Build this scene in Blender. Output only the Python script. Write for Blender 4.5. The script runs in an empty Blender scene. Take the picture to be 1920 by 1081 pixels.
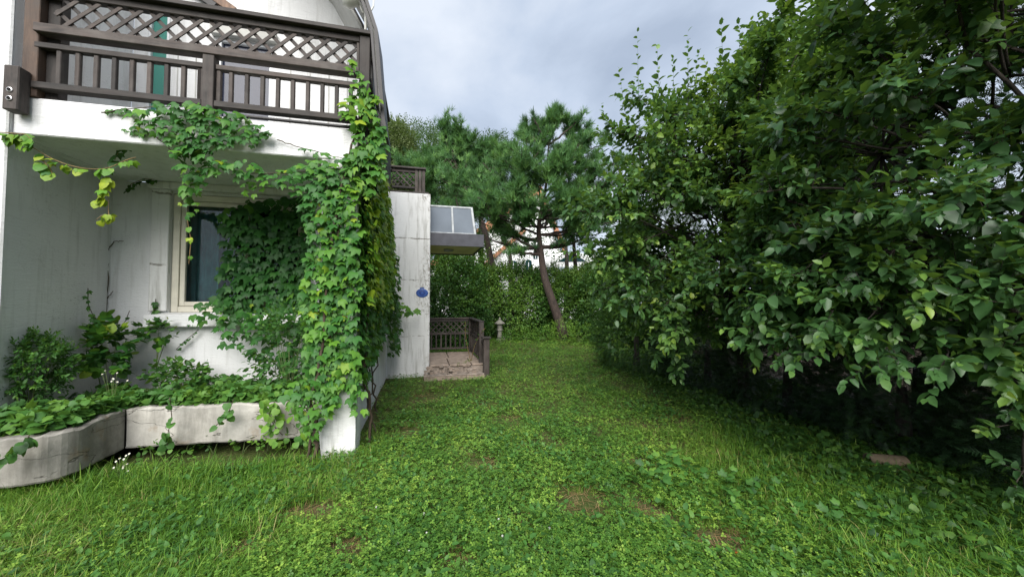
import bpy, bmesh, math
import numpy as np
from mathutils import Matrix, Vector

# ------------------------------------------------------------------ camera, sky, sun, exposure
sc = bpy.context.scene
COL = sc.collection
R = math.radians
PITCH, FPX, EYE = R(2.0), 700.0, 1.6
cam = bpy.data.cameras.new('camera')
cam.sensor_width = 36.0
cam.lens = FPX / 1920.0 * 36.0
cam.clip_start, cam.clip_end = 0.05, 2000.0
camo = bpy.data.objects.new('camera', cam)
camo.location = (0, 0, EYE)
camo.rotation_euler = (R(90) + PITCH, 0, 0)
COL.objects.link(camo)
sc.camera = camo

SUN_EL, SUN_AZ = R(40), R(184)          # azimuth measured clockwise from +Y; behind the camera, a little right
world = bpy.data.worlds.new('World')
sc.world = world
world.use_nodes = True
wn, wl = world.node_tree.nodes, world.node_tree.links
wn.clear()
w_out = wn.new('ShaderNodeOutputWorld')
w_bg = wn.new('ShaderNodeBackground'); w_bg.inputs['Strength'].default_value = 0.10
w_sky = wn.new('ShaderNodeTexSky'); w_sky.sky_type = 'NISHITA'; w_sky.sun_disc = False
w_sky.sun_elevation = SUN_EL; w_sky.sun_rotation = SUN_AZ
w_tc = wn.new('ShaderNodeTexCoord')
w_map = wn.new('ShaderNodeMapping'); w_map.inputs['Scale'].default_value = (1.0, 1.0, 1.35)
w_map.inputs['Location'].default_value = (3.1, 0.4, 0.2)
w_n1 = wn.new('ShaderNodeTexNoise'); w_n1.inputs['Scale'].default_value = 2.1
w_n1.inputs['Detail'].default_value = 7; w_n1.inputs['Roughness'].default_value = 0.52; w_n1.inputs['Distortion'].default_value = 0.35
w_n2 = wn.new('ShaderNodeTexNoise'); w_n2.inputs['Scale'].default_value = 0.9; w_n2.inputs['Detail'].default_value = 3
w_add = wn.new('ShaderNodeMath'); w_add.operation = 'MULTIPLY_ADD'; w_add.inputs[1].default_value = 0.45
w_ramp = wn.new('ShaderNodeValToRGB')
cr = w_ramp.color_ramp
cr.elements[0].position = 0.52; cr.elements[0].color = (2.4, 2.85, 3.6, 1)
cr.elements[1].position = 0.86; cr.elements[1].color = (4.5, 4.85, 5.4, 1)
e = cr.elements.new(0.66); e.color = (3.2, 3.7, 4.5, 1)
w_mix = wn.new('ShaderNodeMix'); w_mix.data_type = 'RGBA'; w_mix.inputs['Factor'].default_value = 0.93
wl.new(w_tc.outputs['Generated'], w_map.inputs['Vector'])
wl.new(w_map.outputs[0], w_n1.inputs['Vector']); wl.new(w_map.outputs[0], w_n2.inputs['Vector'])
wl.new(w_n2.outputs['Fac'], w_add.inputs[0]); wl.new(w_n1.outputs['Fac'], w_add.inputs[2])
wl.new(w_add.outputs[0], w_ramp.inputs['Fac'])
wl.new(w_sky.outputs[0], w_mix.inputs['A']); wl.new(w_ramp.outputs[0], w_mix.inputs['B'])
wl.new(w_mix.outputs['Result'], w_bg.inputs['Color']); wl.new(w_bg.outputs[0], w_out.inputs['Surface'])

sun = bpy.data.lights.new('sun', 'SUN')
sun.energy, sun.angle, sun.color = 3.6, R(52), (1.0, 0.965, 0.91)
suno = bpy.data.objects.new('sun', sun)
sdir = Vector((math.sin(SUN_AZ) * math.cos(SUN_EL), math.cos(SUN_AZ) * math.cos(SUN_EL), math.sin(SUN_EL)))
suno.rotation_euler = sdir.to_track_quat('Z', 'Y').to_euler()
suno.location = (0, -5, 12)
COL.objects.link(suno)

vs = sc.view_settings
vs.view_transform, vs.look, vs.gamma, vs.exposure = 'Standard', 'None', 1.0, 0.95
vs.use_curve_mapping = False
sc.cycles.max_bounces = 7
sc.cycles.diffuse_bounces = 4
sc.cycles.glossy_bounces = 3
sc.cycles.transmission_bounces = 4
sc.cycles.use_denoising = True

# ------------------------------------------------------------------ measuring helpers
_F = np.array([0, math.cos(PITCH), math.sin(PITCH)]); _U = np.array([0, -math.sin(PITCH), math.cos(PITCH)])
_C = np.array([0, 0, EYE])
HA = R(13.5)
HO = np.array([-1.64, 3.93, 0.0])
HU = np.array([math.cos(HA), math.sin(HA), 0]); HV = np.array([-math.sin(HA), math.cos(HA), 0])

def ray(px, py):
    return _F + np.array([1.0, 0, 0]) * (px - 960) / FPX + _U * (540.5 - py) / FPX
def W(px, py, Y):                       # sight line at a known distance
    r = ray(px, py); return _C + r * (Y / r[1])
def G(px, py, z=0.0):                   # sight line on the ground
    r = ray(px, py); return _C + r * ((z - EYE) / r[2])
def onb(px, py, b):                     # house frame: on a plane parallel to the front
    r = ray(px, py); t = (b - (_C - HO) @ HV) / (r @ HV); p = _C + t * r - HO; return np.array([p @ HU, b, p[2]])
def H(a, b, z): return HO + a * HU + b * HV + np.array([0, 0, z])
def toH(p):
    d = np.asarray(p, float) - HO
    return np.stack([d @ HU, d @ HV, d[..., 2]], -1)

def nrm(x): return x / np.maximum(np.linalg.norm(x, axis=-1, keepdims=True), 1e-9)
def lattice(seed):
    return np.random.default_rng(seed).random((64, 64))
_LT = {s: lattice(s) for s in range(12)}
def noise2(x, y, s=0):
    x = np.asarray(x, float); y = np.asarray(y, float)
    xi = np.floor(x).astype(int); yi = np.floor(y).astype(int); fx = x - xi; fy = y - yi
    fx = fx * fx * (3 - 2 * fx); fy = fy * fy * (3 - 2 * fy); T = _LT[s]
    g = lambda i, j: T[i % 64, j % 64]
    return (g(xi, yi) * (1 - fx) + g(xi + 1, yi) * fx) * (1 - fy) + (g(xi, yi + 1) * (1 - fx) + g(xi + 1, yi + 1) * fx) * fy

# ------------------------------------------------------------------ object helpers
def tag(o, label=None, cat=None, group=None, kind=None):
    if label: o['label'] = label
    if cat: o['category'] = cat
    if group: o['group'] = group
    if kind: o['kind'] = kind
    return o
def empty(name, loc=(0, 0, 0), rz=0.0):
    o = bpy.data.objects.new(name, None); COL.objects.link(o)
    o.empty_display_size = 0.2
    o.location = loc; o.rotation_euler = (0, 0, rz); return o
def link(name, me, parent=None):
    o = bpy.data.objects.new(name, me); COL.objects.link(o)
    if parent is not None: o.parent = parent
    return o
def np_mesh(name, V, T, mat, attrs=None, smooth=True):
    V = np.ascontiguousarray(V, dtype=np.float32); T = np.ascontiguousarray(T, dtype=np.int32)
    me = bpy.data.meshes.new(name)
    me.vertices.add(len(V)); me.vertices.foreach_set('co', V.ravel())
    me.loops.add(T.size); me.loops.foreach_set('vertex_index', T.ravel())
    me.polygons.add(len(T)); me.polygons.foreach_set('loop_start', np.arange(len(T), dtype=np.int32) * 3)
    try: me.polygons.foreach_set('loop_total', np.full(len(T), 3, dtype=np.int32))
    except Exception: pass
    me.polygons.foreach_set('use_smooth', np.full(len(T), smooth))
    for k, a in (attrs or {}).items():
        me.attributes.new(k, 'FLOAT', 'POINT').data.foreach_set('value', np.ascontiguousarray(a, dtype=np.float32))
    me.update(calc_edges=True); me.validate()
    if mat: me.materials.append(mat)
    return me
def bm_mesh(name, bm, mat, smooth=False):
    me = bpy.data.meshes.new(name)
    bmesh.ops.recalc_face_normals(bm, faces=bm.faces)
    bm.to_mesh(me); bm.free()
    if smooth:
        for p in me.polygons: p.use_smooth = True
    if mat: me.materials.append(mat)
    return me
def add_box(bm, a0, a1, b0, b1, z0, z1, bevel=0.0):
    vs_ = [bm.verts.new((x, y, z)) for x in (a0, a1) for y in (b0, b1) for z in (z0, z1)]
    fs = [bm.faces.new([vs_[i] for i in q]) for q in ((0, 1, 3, 2), (4, 6, 7, 5), (0, 4, 5, 1), (2, 3, 7, 6), (0, 2, 6, 4), (1, 5, 7, 3))]
    if bevel:
        es = list({e for f in fs for e in f.edges})
        bmesh.ops.bevel(bm, geom=es, offset=bevel, segments=1, affect='EDGES', profile=0.5)
def box(name, a0, a1, b0, b1, z0, z1, mat, parent=None, bevel=0.005):
    bm = bmesh.new(); add_box(bm, a0, a1, b0, b1, z0, z1, bevel)
    return link(name, bm_mesh(name, bm, mat), parent)
def boxes(name, lst, mat, parent=None, bevel=0.0):
    bm = bmesh.new()
    for b in lst: add_box(bm, *b, bevel)
    return link(name, bm_mesh(name, bm, mat), parent)
def prism(name, pts, z0, z1, mat, parent=None, bevel=0.0, axis='z'):
    """outline pts extruded; axis z: pts are (a,b); axis b: pts are (a,z); axis a: pts are (b,z)"""
    bm = bmesh.new()
    def mk(p, t): return {'z': (p[0], p[1], t), 'b': (p[0], t, p[1]), 'a': (t, p[0], p[1])}[axis]
    lo = [bm.verts.new(mk(p, z0)) for p in pts]; hi = [bm.verts.new(mk(p, z1)) for p in pts]
    n = len(pts); bm.faces.new(lo[::-1]); bm.faces.new(hi)
    for i in range(n): bm.faces.new((lo[i], lo[(i + 1) % n], hi[(i + 1) % n], hi[i]))
    if bevel: bmesh.ops.bevel(bm, geom=list(bm.edges), offset=bevel, segments=1, affect='EDGES')
    return link(name, bm_mesh(name, bm, mat), parent)
def beam(name, p, q, w, t, mat, parent=None, up=(0, -1, 0), bevel=0.003):
    """straight board from p to q; w across, t along 'up'"""
    p, q = np.array(p, float), np.array(q, float); d = q - p; L = np.linalg.norm(d); d /= L
    up = np.array(up, float); x = nrm(np.cross(d, up)); y = np.cross(x, d)
    bm = bmesh.new(); add_box(bm, -w / 2, w / 2, -t / 2, t / 2, 0, L, bevel)
    M = Matrix(((x[0], y[0], d[0], p[0]), (x[1], y[1], d[1], p[1]), (x[2], y[2], d[2], p[2]), (0, 0, 0, 1)))
    bm.transform(M)
    return link(name, bm_mesh(name, bm, mat), parent)
def tube_vt(P, rad, sides=6):
    P = np.asarray(P, float); n = len(P); rad = np.broadcast_to(np.asarray(rad, float), (n,))
    T = np.gradient(P, axis=0); T = nrm(T)
    ref = np.array([0.31, 0.22, 0.92]) if abs(T[0][2]) < 0.9 else np.array([1.0, 0.1, 0])
    X = nrm(np.cross(T, ref)); Y = np.cross(T, X)
    th = np.arange(sides) / sides * 2 * math.pi
    V = P[:, None] + rad[:, None, None] * (X[:, None] * np.cos(th)[None, :, None] + Y[:, None] * np.sin(th)[None, :, None])
    V = V.reshape(-1, 3); F = []
    for i in range(n - 1):
        for k in range(sides):
            a, b = i * sides + k, i * sides + (k + 1) % sides; c, d = a + sides, b + sides
            F += [(a, b, d), (a, d, c)]
    for k in range(1, sides - 1): F += [(0, k + 1, k), ((n - 1) * sides, (n - 1) * sides + k, (n - 1) * sides + k + 1)]
    return V, np.array(F)
def merge(parts):
    Vs, Ts, o = [], [], 0
    for V, T in parts:
        Vs.append(V); Ts.append(np.asarray(T) + o); o += len(V)
    return np.concatenate(Vs), np.concatenate(Ts)
def bez(p0, p1, p2, n):
    t = np.linspace(0, 1, n)[:, None]
    return (1 - t) ** 2 * np.array(p0) + 2 * t * (1 - t) * np.array(p1) + t * t * np.array(p2)
def lathe_bm(prof, n=20):
    bm = bmesh.new(); rings = []
    for r, z in prof: rings.append([bm.verts.new((r * math.cos(i / n * 2 * math.pi), r * math.sin(i / n * 2 * math.pi), z)) for i in range(n)])
    for A, B in zip(rings, rings[1:]):
        for i in range(n): bm.faces.new((A[i], A[(i + 1) % n], B[(i + 1) % n], B[i]))
    bm.faces.new(rings[0][::-1]); bm.faces.new(rings[-1]); return bm

# ------------------------------------------------------------------ materials
def new_mat(name):
    m = bpy.data.materials.new(name); m.use_nodes = True
    nt = m.node_tree; b = nt.nodes['Principled BSDF']; return m, nt, b
def N(nt, t, **kw):
    n = nt.nodes.new(t)
    for k, v in kw.items(): setattr(n, k, v)
    return n
def tex(nt, co, scale, detail=4, rough=0.55, mapscale=None, loc=None, dist=0.0):
    n = N(nt, 'ShaderNodeTexNoise'); n.inputs['Scale'].default_value = scale; n.inputs['Detail'].default_value = detail
    n.inputs['Roughness'].default_value = rough; n.inputs['Distortion'].default_value = dist
    if mapscale or loc:
        mp = N(nt, 'ShaderNodeMapping')
        if mapscale: mp.inputs['Scale'].default_value = mapscale
        if loc: mp.inputs['Location'].default_value = loc
        nt.links.new(co, mp.inputs['Vector']); co = mp.outputs[0]
    nt.links.new(co, n.inputs['Vector']); return n.outputs['Fac']
def ramp(nt, fac, stops):
    r = N(nt, 'ShaderNodeValToRGB'); el = r.color_ramp.elements
    while len(el) < len(stops): el.new(0.5)
    for i, (p, c) in enumerate(stops):
        el[i].position = p; el[i].color = (*c, 1) if not isinstance(c, (int, float)) else (c, c, c, 1)
    nt.links.new(fac, r.inputs['Fac']); return r.outputs[0]
def mixc(nt, fac, A, B, blend='MIX'):
    m = N(nt, 'ShaderNodeMix', data_type='RGBA', blend_type=blend)
    for k, v in (('Factor', fac), ('A', A), ('B', B)):
        s = m.inputs[k]
        if isinstance(v, (int, float)): s.default_value = v
        elif isinstance(v, tuple): s.default_value = (*v, 1)
        else: nt.links.new(v, s)
    return m.outputs['Result']
def math_(nt, op, a, b=0.0, clamp=False):
    m = N(nt, 'ShaderNodeMath', operation=op, use_clamp=clamp)
    for i, v in enumerate((a, b)):
        if isinstance(v, (int, float)): m.inputs[i].default_value = v
        else: nt.links.new(v, m.inputs[i])
    return m.outputs[0]
def bump(nt, b, h, strength=0.5, dist=0.01):
    n = N(nt, 'ShaderNodeBump'); n.inputs['Strength'].default_value = strength; n.inputs['Distance'].default_value = dist
    nt.links.new(h, n.inputs['Height']); nt.links.new(n.outputs[0], b.inputs['Normal'])
def objco(nt): return N(nt, 'ShaderNodeTexCoord').outputs['Object']
def wpos(nt): return N(nt, 'ShaderNodeNewGeometry').outputs['Position']
def orand(nt): return N(nt, 'ShaderNodeObjectInfo').outputs['Random']

def stucco(name, base=(0.70, 0.705, 0.71), dirt=0.42, cracks=True, flake=False):
    m, nt, b = new_mat(name); co = objco(nt)
    rip = tex(nt, co, 11, 6, 0.7, (0.6, 0.6, 3.4), dist=1.2)
    fine = tex(nt, co, 60, 3, 0.6, (0.7, 0.7, 2.2))
    big = tex(nt, co, 1.3, 4, 0.6)
    drip = tex(nt, co, 5, 5, 0.65, (2.4, 2.4, 0.22))
    c = mixc(nt, ramp(nt, big, [(0.35, 0.0), (0.75, 1.0)]), base, tuple(x * 0.86 for x in base))
    c = mixc(nt, math_(nt, 'MULTIPLY', ramp(nt, drip, [(0.51, 0.0), (0.74, 1.0)]), dirt), c, (0.30, 0.295, 0.27))
    c = mixc(nt, ramp(nt, rip, [(0.28, 0.5), (0.40, 0.0)]), c, tuple(x * 0.62 for x in base))
    sp = tex(nt, co, 34, 5, 0.75, (1, 1, 1.9))
    msk = tex(nt, co, 1.7, 3, 0.5, None, (4.1, 0.3, 2.2))
    fl = math_(nt, 'MULTIPLY', ramp(nt, sp, [(0.60, 0.0), (0.66, 1.0)]), ramp(nt, msk, [(0.50, 0.0), (0.66, 1.0)]))
    c = mixc(nt, math_(nt, 'MULTIPLY', fl, 0.75), c, (0.17, 0.155, 0.13))
    h = math_(nt, 'ADD', math_(nt, 'MULTIPLY', rip, 1.2), math_(nt, 'MULTIPLY', fine, 0.45))
    if cracks:
        w = tex(nt, co, 2.2, 6, 0.62, None, (7, 2, 1))
        ck = ramp(nt, math_(nt, 'ABSOLUTE', math_(nt, 'SUBTRACT', w, 0.5)), [(0.0, 1.0), (0.0035, 0.0)])
        mk = ramp(nt, tex(nt, co, 0.9, 2, 0.5, None, (1, 9, 4)), [(0.58, 0.0), (0.64, 1.0)])
        ck = math_(nt, 'MULTIPLY', ck, mk)
        c = mixc(nt, math_(nt, 'MULTIPLY', ck, 0.4), c, (0.16, 0.15, 0.13))
        h = math_(nt, 'SUBTRACT', h, math_(nt, 'MULTIPLY', ck, 0.6))
    if flake:
        sx = N(nt, 'ShaderNodeSeparateXYZ'); nt.links.new(co, sx.inputs[0]); wob = tex(nt, co, 3.5, 5, 0.7); brk = tex(nt, co, 4.5, 4, 0.7, None, (5, 5, 5))
        for z0 in (2.06, 0.86, 2.95):
            d = math_(nt, 'ABSOLUTE', math_(nt, 'SUBTRACT', math_(nt, 'ADD', sx.outputs[2], math_(nt, 'MULTIPLY', math_(nt, 'SUBTRACT', wob, .5), .10)), z0))
            ln_ = math_(nt, 'MULTIPLY', ramp(nt, d, [(0.006, 1.0), (0.018, 0.0)]), ramp(nt, brk, [(0.42, 0.0), (0.52, 1.0)]))
            c = mixc(nt, math_(nt, 'MULTIPLY', ln_, 0.75), c, (0.12, 0.105, 0.08)); h = math_(nt, 'SUBTRACT', h, ln_)
        edge = math_(nt, 'MULTIPLY', ramp(nt, math_(nt, 'ADD', sx.outputs[0], math_(nt, 'MULTIPLY', wob, .3)), [(0.62, 0.0), (0.86, 1.0)]), ramp(nt, tex(nt, co, 26, 6, 0.8, (1, 1, .6)), [(0.52, 0.0), (0.60, 1.0)]))
        edge = math_(nt, 'MULTIPLY', edge, ramp(nt, tex(nt, co, 1.1, 3, .6, None, (0, 3, 1)), [(0.42, 0.0), (0.55, 1.0)]))
        c = mixc(nt, math_(nt, 'MULTIPLY', edge, 0.8), c, (0.17, 0.135, 0.08)); h = math_(nt, 'SUBTRACT', h, edge)
    nt.links.new(c, b.inputs['Base Color']); b.inputs['Roughness'].default_value = 0.82
    b.inputs['Specular IOR Level'].default_value = 0.25
    bump(nt, b, h, 0.55, 0.012); return m
def concrete(name, c0=(0.31, 0.295, 0.265), c1=(0.115, 0.108, 0.095), dr=.8):
    m, nt, b = new_mat(name); co = objco(nt)
    big = tex(nt, co, 2.3, 6, 0.65); drip = tex(nt, co, 4, 5, 0.65, (2.2, 2.2, 0.35)); fine = tex(nt, co, 45, 5, 0.7)
    c = mixc(nt, ramp(nt, big, [(0.36, 0.0), (0.64, 1.0)]), c0, c1)
    c = mixc(nt, ramp(nt, drip, [(0.46, 0.0), (0.70, dr)]), c, (0.12, 0.112, 0.095))
    c = mixc(nt, ramp(nt, tex(nt, co, 5, 4, 0.6, None, (3, 1, 8)), [(0.60, 0.0), (0.74, 0.6)]), c, (0.20, 0.13, 0.065))
    c = mixc(nt, ramp(nt, fine, [(0.60, 0.0), (0.75, 0.4)]), c, (0.12, 0.115, 0.10))
    w = tex(nt, co, 1.1, 5, 0.5, (1, 1, 3.2), (2, 5, 1))
    ck = ramp(nt, math_(nt, 'ABSOLUTE', math_(nt, 'SUBTRACT', w, 0.5)), [(0.0, 1.0), (0.005, 0.0)])
    c = mixc(nt, math_(nt, 'MULTIPLY', ck, 0.8), c, (0.06, 0.055, 0.045))
    nt.links.new(c, b.inputs['Base Color']); b.inputs['Roughness'].default_value = 0.9
    bump(nt, b, math_(nt, 'ADD', math_(nt, 'MULTIPLY', big, 0.8), math_(nt, 'SUBTRACT', math_(nt, 'MULTIPLY', fine, 0.35), ck)), 0.6, 0.015); return m
def wood(name, dark=(0.009, 0.007, 0.006), light=(0.046, 0.034, 0.029), sc_=(14, 14, 14)):
    m, nt, b = new_mat(name); co = objco(nt); r = orand(nt)
    off = N(nt, 'ShaderNodeVectorMath', operation='ADD'); nt.links.new(co, off.inputs[0])
    cx = N(nt, 'ShaderNodeCombineXYZ'); nt.links.new(math_(nt, 'MULTIPLY', r, 37.0), cx.inputs[0]); nt.links.new(cx.outputs[0], off.inputs[1])
    g = tex(nt, off.outputs[0], 1.0, 6, 0.65, sc_, dist=0.6); g2 = tex(nt, off.outputs[0], 5, 4, 0.6)
    c = mixc(nt, ramp(nt, g, [(0.32, 0.0), (0.68, 1.0)]), dark, light)
    c = mixc(nt, ramp(nt, g2, [(0.45, 0.0), (0.72, 0.6)]), c, (0.066, 0.058, 0.052))
    hs = N(nt, 'ShaderNodeHueSaturation'); nt.links.new(c, hs.inputs['Color']); nt.links.new(math_(nt, 'ADD', math_(nt, 'MULTIPLY', r, 1.3), 0.55), hs.inputs['Value'])
    nt.links.new(hs.outputs[0], b.inputs['Base Color']); b.inputs['Roughness'].default_value = 0.72
    bump(nt, b, g, 0.5, 0.006); return m
def plain(name, col, rough=0.6, spec=0.4, metal=0.0, var=0.25, scale=8, bumpd=0.002):
    m, nt, b = new_mat(name); co = objco(nt)
    n = tex(nt, co, scale, 5, 0.6); n2 = tex(nt, co, scale * 7, 3, 0.6)
    c = mixc(nt, ramp(nt, n, [(0.3, 0.0), (0.7, 1.0)]), tuple(x * (1 - var) for x in col), tuple(min(1, x * (1 + var)) for x in col))
    nt.links.new(c, b.inputs['Base Color']); b.inputs['Roughness'].default_value = rough
    b.inputs['Specular IOR Level'].default_value = spec; b.inputs['Metallic'].default_value = metal
    bump(nt, b, math_(nt, 'ADD', n, math_(nt, 'MULTIPLY', n2, 0.5)), 0.4, bumpd); return m
def glassy(name, col, rough=0.07, var=0.4):
    m, nt, b = new_mat(name); co = objco(nt)
    n = tex(nt, co, 1.6, 4, 0.6, (1, 1, 0.5))
    c = mixc(nt, n, tuple(x * (1 - var) for x in col), tuple(x * (1 + var) for x in col))
    nt.links.new(c, b.inputs['Base Color'])
    nt.links.new(math_(nt, 'ADD', math_(nt, 'MULTIPLY', tex(nt, co, 6, 4, 0.7), 0.14), rough - 0.05), b.inputs['Roughness'])
    b.inputs['Specular IOR Level'].default_value = 0.32; return m
def leafmat(name, stops, rough=0.42, trans=0.30, spec=0.4, objvar=0.25, wscale=0.0):
    """colour follows each leaf's own 'hue' value (age of the leaf)"""
    m, nt, b = new_mat(name)
    at = N(nt, 'ShaderNodeAttribute', attribute_name='hue'); fac = at.outputs['Fac']
    fac = math_(nt, 'ADD', fac, math_(nt, 'MULTIPLY', math_(nt, 'SUBTRACT', orand(nt), 0.5), objvar))
    if wscale: fac = math_(nt, 'ADD', fac, math_(nt, 'MULTIPLY', math_(nt, 'SUBTRACT', tex(nt, wpos(nt), wscale, 4, 0.65), 0.5), 1.5))
    vein = tex(nt, wpos(nt), 38, 3, 0.6)
    c = ramp(nt, fac, stops)
    c = mixc(nt, ramp(nt, vein, [(0.35, 0.25), (0.65, 0.0)]), c, tuple(x * 0.6 for x in stops[0][1]))
    nt.links.new(c, b.inputs['Base Color']); b.inputs['Roughness'].default_value = rough; b.inputs['Specular IOR Level'].default_value = spec
    tr = N(nt, 'ShaderNodeBsdfTranslucent')
    nt.links.new(mixc(nt, 0.5, c, (0.25, 0.42, 0.04), 'MIX'), tr.inputs['Color'])
    mx = N(nt, 'ShaderNodeMixShader'); mx.inputs[0].default_value = trans
    nt.links.new(b.outputs[0], mx.inputs[1]); nt.links.new(tr.outputs[0], mx.inputs[2])
    nt.links.new(mx.outputs[0], nt.nodes['Material Output'].inputs['Surface']); return m
def bark(name, dark, light, scale=(9, 9, 2.2)):
    m, nt, b = new_mat(name); co = objco(nt); g = tex(nt, co, 2.2, 6, 0.65, scale, dist=1.0)
    nt.links.new(ramp(nt, g, [(0.3, dark), (0.7, light)]), b.inputs['Base Color']); b.inputs['Roughness'].default_value = 0.9
    bump(nt, b, g, 0.9, 0.03); return m

M = {}
M['stucco'] = stucco('white_stucco')
M['stucco_old'] = stucco('weathered_stucco', (0.70, 0.70, 0.695), 0.8, True, True)
M['concrete'] = concrete('stained_concrete'); M['concrete_pale'] = concrete('pale_concrete', (0.46, 0.44, 0.40), (0.25, 0.238, 0.21), .6)
M['wood'] = wood('weathered_wood')
M['wood_v'] = wood('weathered_wood_upright', sc_=(22, 22, 3))
M['wood_h'] = wood('weathered_wood_level', sc_=(3, 22, 22))
M['wood_brown'] = wood('brown_wood', (0.075, 0.043, 0.028), (0.17, 0.105, 0.07), (20, 20, 3))
M['glass_dark'] = glassy('dark_window_glass', (0.007, 0.030, 0.038), 0.10)
M['glass_green'] = glassy('green_door_glass', (0.07, 0.24, 0.20), 0.2, 0.2)
M['glass_blue'] = glassy('dark_blue_screen', (0.022, 0.028, 0.055), 0.16)
M['glass_pale'] = glassy('pale_frosted_glass', (0.36, 0.42, 0.47), 0.25, 0.15)
M['glass_sky'] = glassy('grey_canopy_glass', (0.13, 0.15, 0.175), 0.3, 0.3); M['glass_sky'].node_tree.nodes['Principled BSDF'].inputs['Specular IOR Level'].default_value = 0.1
M['frame'] = plain('cream_frame', (0.60, 0.57, 0.48), 0.5, 0.4, 0, 0.1)
M['frame_white'] = plain('white_frame', (0.66, 0.68, 0.70), 0.5, 0.4, 0, 0.08)
M['alu'] = plain('aluminium_frame', (0.33, 0.345, 0.35), 0.5, 0.3, 0.1, 0.3)
M['fascia'] = plain('dark_grey_fascia', (0.052, 0.053, 0.066), 0.45, 0.4, 0, 0.2)
M['roof'] = plain('black_roof_trim', (0.020, 0.018, 0.020), 0.5, 0.4, 0, 0.3)
M['soffit'] = plain('grey_soffit', (0.42, 0.42, 0.40), 0.8, 0.2, 0, 0.18, 3)
M['cream'] = plain('cream_soffit', (0.62, 0.57, 0.30), 0.7, 0.3, 0, 0.12, 3)
M['tile'] = plain('pinkish_paving', (0.27, 0.215, 0.175), 0.88, 0.2, 0, 0.35, 9, 0.006)
M['brick'] = plain('crumbled_step_stone', (0.27, 0.225, 0.19), 0.9, 0.2, 0, 0.45, 14, 0.01)
M['stone'] = plain('lantern_granite', (0.19, 0.185, 0.16), 0.9, 0.2, 0, 0.3, 25, 0.006)
M['blue'] = plain('blue_glaze', (0.022, 0.075, 0.29), 0.35, 0.5, 0, 0.3)
M['blue_dark'] = plain('dark_blue_glaze', (0.012, 0.04, 0.20), 0.35, 0.5, 0, 0.2)
M['clay'] = plain('dull_clay', (0.12, 0.095, 0.065), 0.9, 0.2, 0, 0.3, 12, 0.004)
M['lamp'] = plain('white_enamel', (0.62, 0.62, 0.58), 0.35, 0.5, 0, 0.1)
M['steel'] = plain('galvanised_bolt', (0.55, 0.55, 0.56), 0.35, 0.5, 0.8, 0.1)
M['hole'] = plain('bolt_hole', (0.01, 0.01, 0.01), 0.8, 0.1)
M['soil'] = plain('planter_soil', (0.060, 0.045, 0.030), 0.95, 0.1, 0, 0.5, 12, 0.03)
M['orange'] = plain('orange_roof_tile', (0.40, 0.19, 0.115), 0.85, 0.2, 0, 0.25, 5)
M['white_far'] = plain('far_white_render', (0.76, 0.77, 0.78), 0.8, 0.2, 0, 0.06, 1.0)
M['scrap'] = plain('white_plastic', (0.6, 0.62, 0.66), 0.4, 0.4, 0, 0.15)
M['petal'] = plain('white_petals', (0.52, 0.53, 0.50), 0.6, 0.3, 0, 0.05)
M['yellow'] = plain('yellow_disc', (0.55, 0.42, 0.05), 0.7, 0.2)
M['bark_dark'] = bark('dark_bark', (0.014, 0.011, 0.009), (0.065, 0.052, 0.042))
M['bark_pine'] = bark('pine_bark', (0.012, 0.009, 0.008), (0.070, 0.048, 0.038))
M['bark_stem'] = bark('vine_stem', (0.028, 0.019, 0.013), (0.10, 0.07, 0.045))
M['stem_red'] = bark('reddish_shoot', (0.14, 0.10, 0.04), (0.26, 0.17, 0.07))
M['stem_green'] = bark('green_stem', (0.07, 0.11, 0.03), (0.14, 0.19, 0.06))
DK, MD, BR, YL = (0.013, 0.043, 0.015), (0.036, 0.100, 0.024), (0.085, 0.190, 0.032), (0.22, 0.30, 0.030)
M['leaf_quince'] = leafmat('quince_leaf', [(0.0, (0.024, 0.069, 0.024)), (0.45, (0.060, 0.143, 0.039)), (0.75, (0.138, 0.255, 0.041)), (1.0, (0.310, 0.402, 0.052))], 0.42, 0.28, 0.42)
M['leaf_bright'] = leafmat('bright_leaf', [(0.0, (0.022, 0.072, 0.014)), (0.5, (0.068, 0.182, 0.024)), (1.0, (0.209, 0.352, 0.039))], 0.5, 0.35, 0.3)
M['leaf_ivy'] = leafmat('ivy_leaf', [(0.0, (0.012, 0.056, 0.014)), (0.4, (0.040, 0.145, 0.026)), (0.72, (0.110, 0.255, 0.022)), (1.0, (0.30, 0.38, 0.022))], 0.5, 0.28, 0.28)
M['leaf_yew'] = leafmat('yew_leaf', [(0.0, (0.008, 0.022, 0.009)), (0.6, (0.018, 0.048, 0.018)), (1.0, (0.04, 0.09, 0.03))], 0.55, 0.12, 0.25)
M['leaf_hedge'] = leafmat('hedge_leaf', [(0.0, (0.014, 0.048, 0.012)), (0.5, (0.038, 0.105, 0.020)), (0.85, (0.10, 0.20, 0.03)), (1.0, (0.15, 0.24, 0.04))], 0.5, 0.25, 0.3)
M['needle'] = leafmat('pine_needle', [(0.0, (0.030, 0.089, 0.030)), (0.5, (0.078, 0.196, 0.057)), (1.0, (0.169, 0.324, 0.081))], 0.5, 0.25, 0.3)
M['leaf_far'] = leafmat('far_leaf', [(0.0, (0.025, 0.063, 0.028)), (0.5, (0.057, 0.121, 0.046)), (1.0, (0.149, 0.184, 0.075))], 0.55, 0.25, 0.2)
M['leaf_weed'] = leafmat('weed_leaf', [(0.0, (0.020, 0.062, 0.018)), (0.5, (0.062, 0.174, 0.034)), (1.0, (0.179, 0.325, 0.039))], 0.5, 0.3, 0.3)
M['grass'] = leafmat('grass_blade', [(0.0, (0.037, 0.115, 0.013)), (0.45, (0.103, 0.235, 0.025)), (0.8, (0.206, 0.344, 0.045)), (1.0, (0.375, 0.338, 0.138))], 0.5, 0.3, 0.25, 0.45, 0.8)
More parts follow.
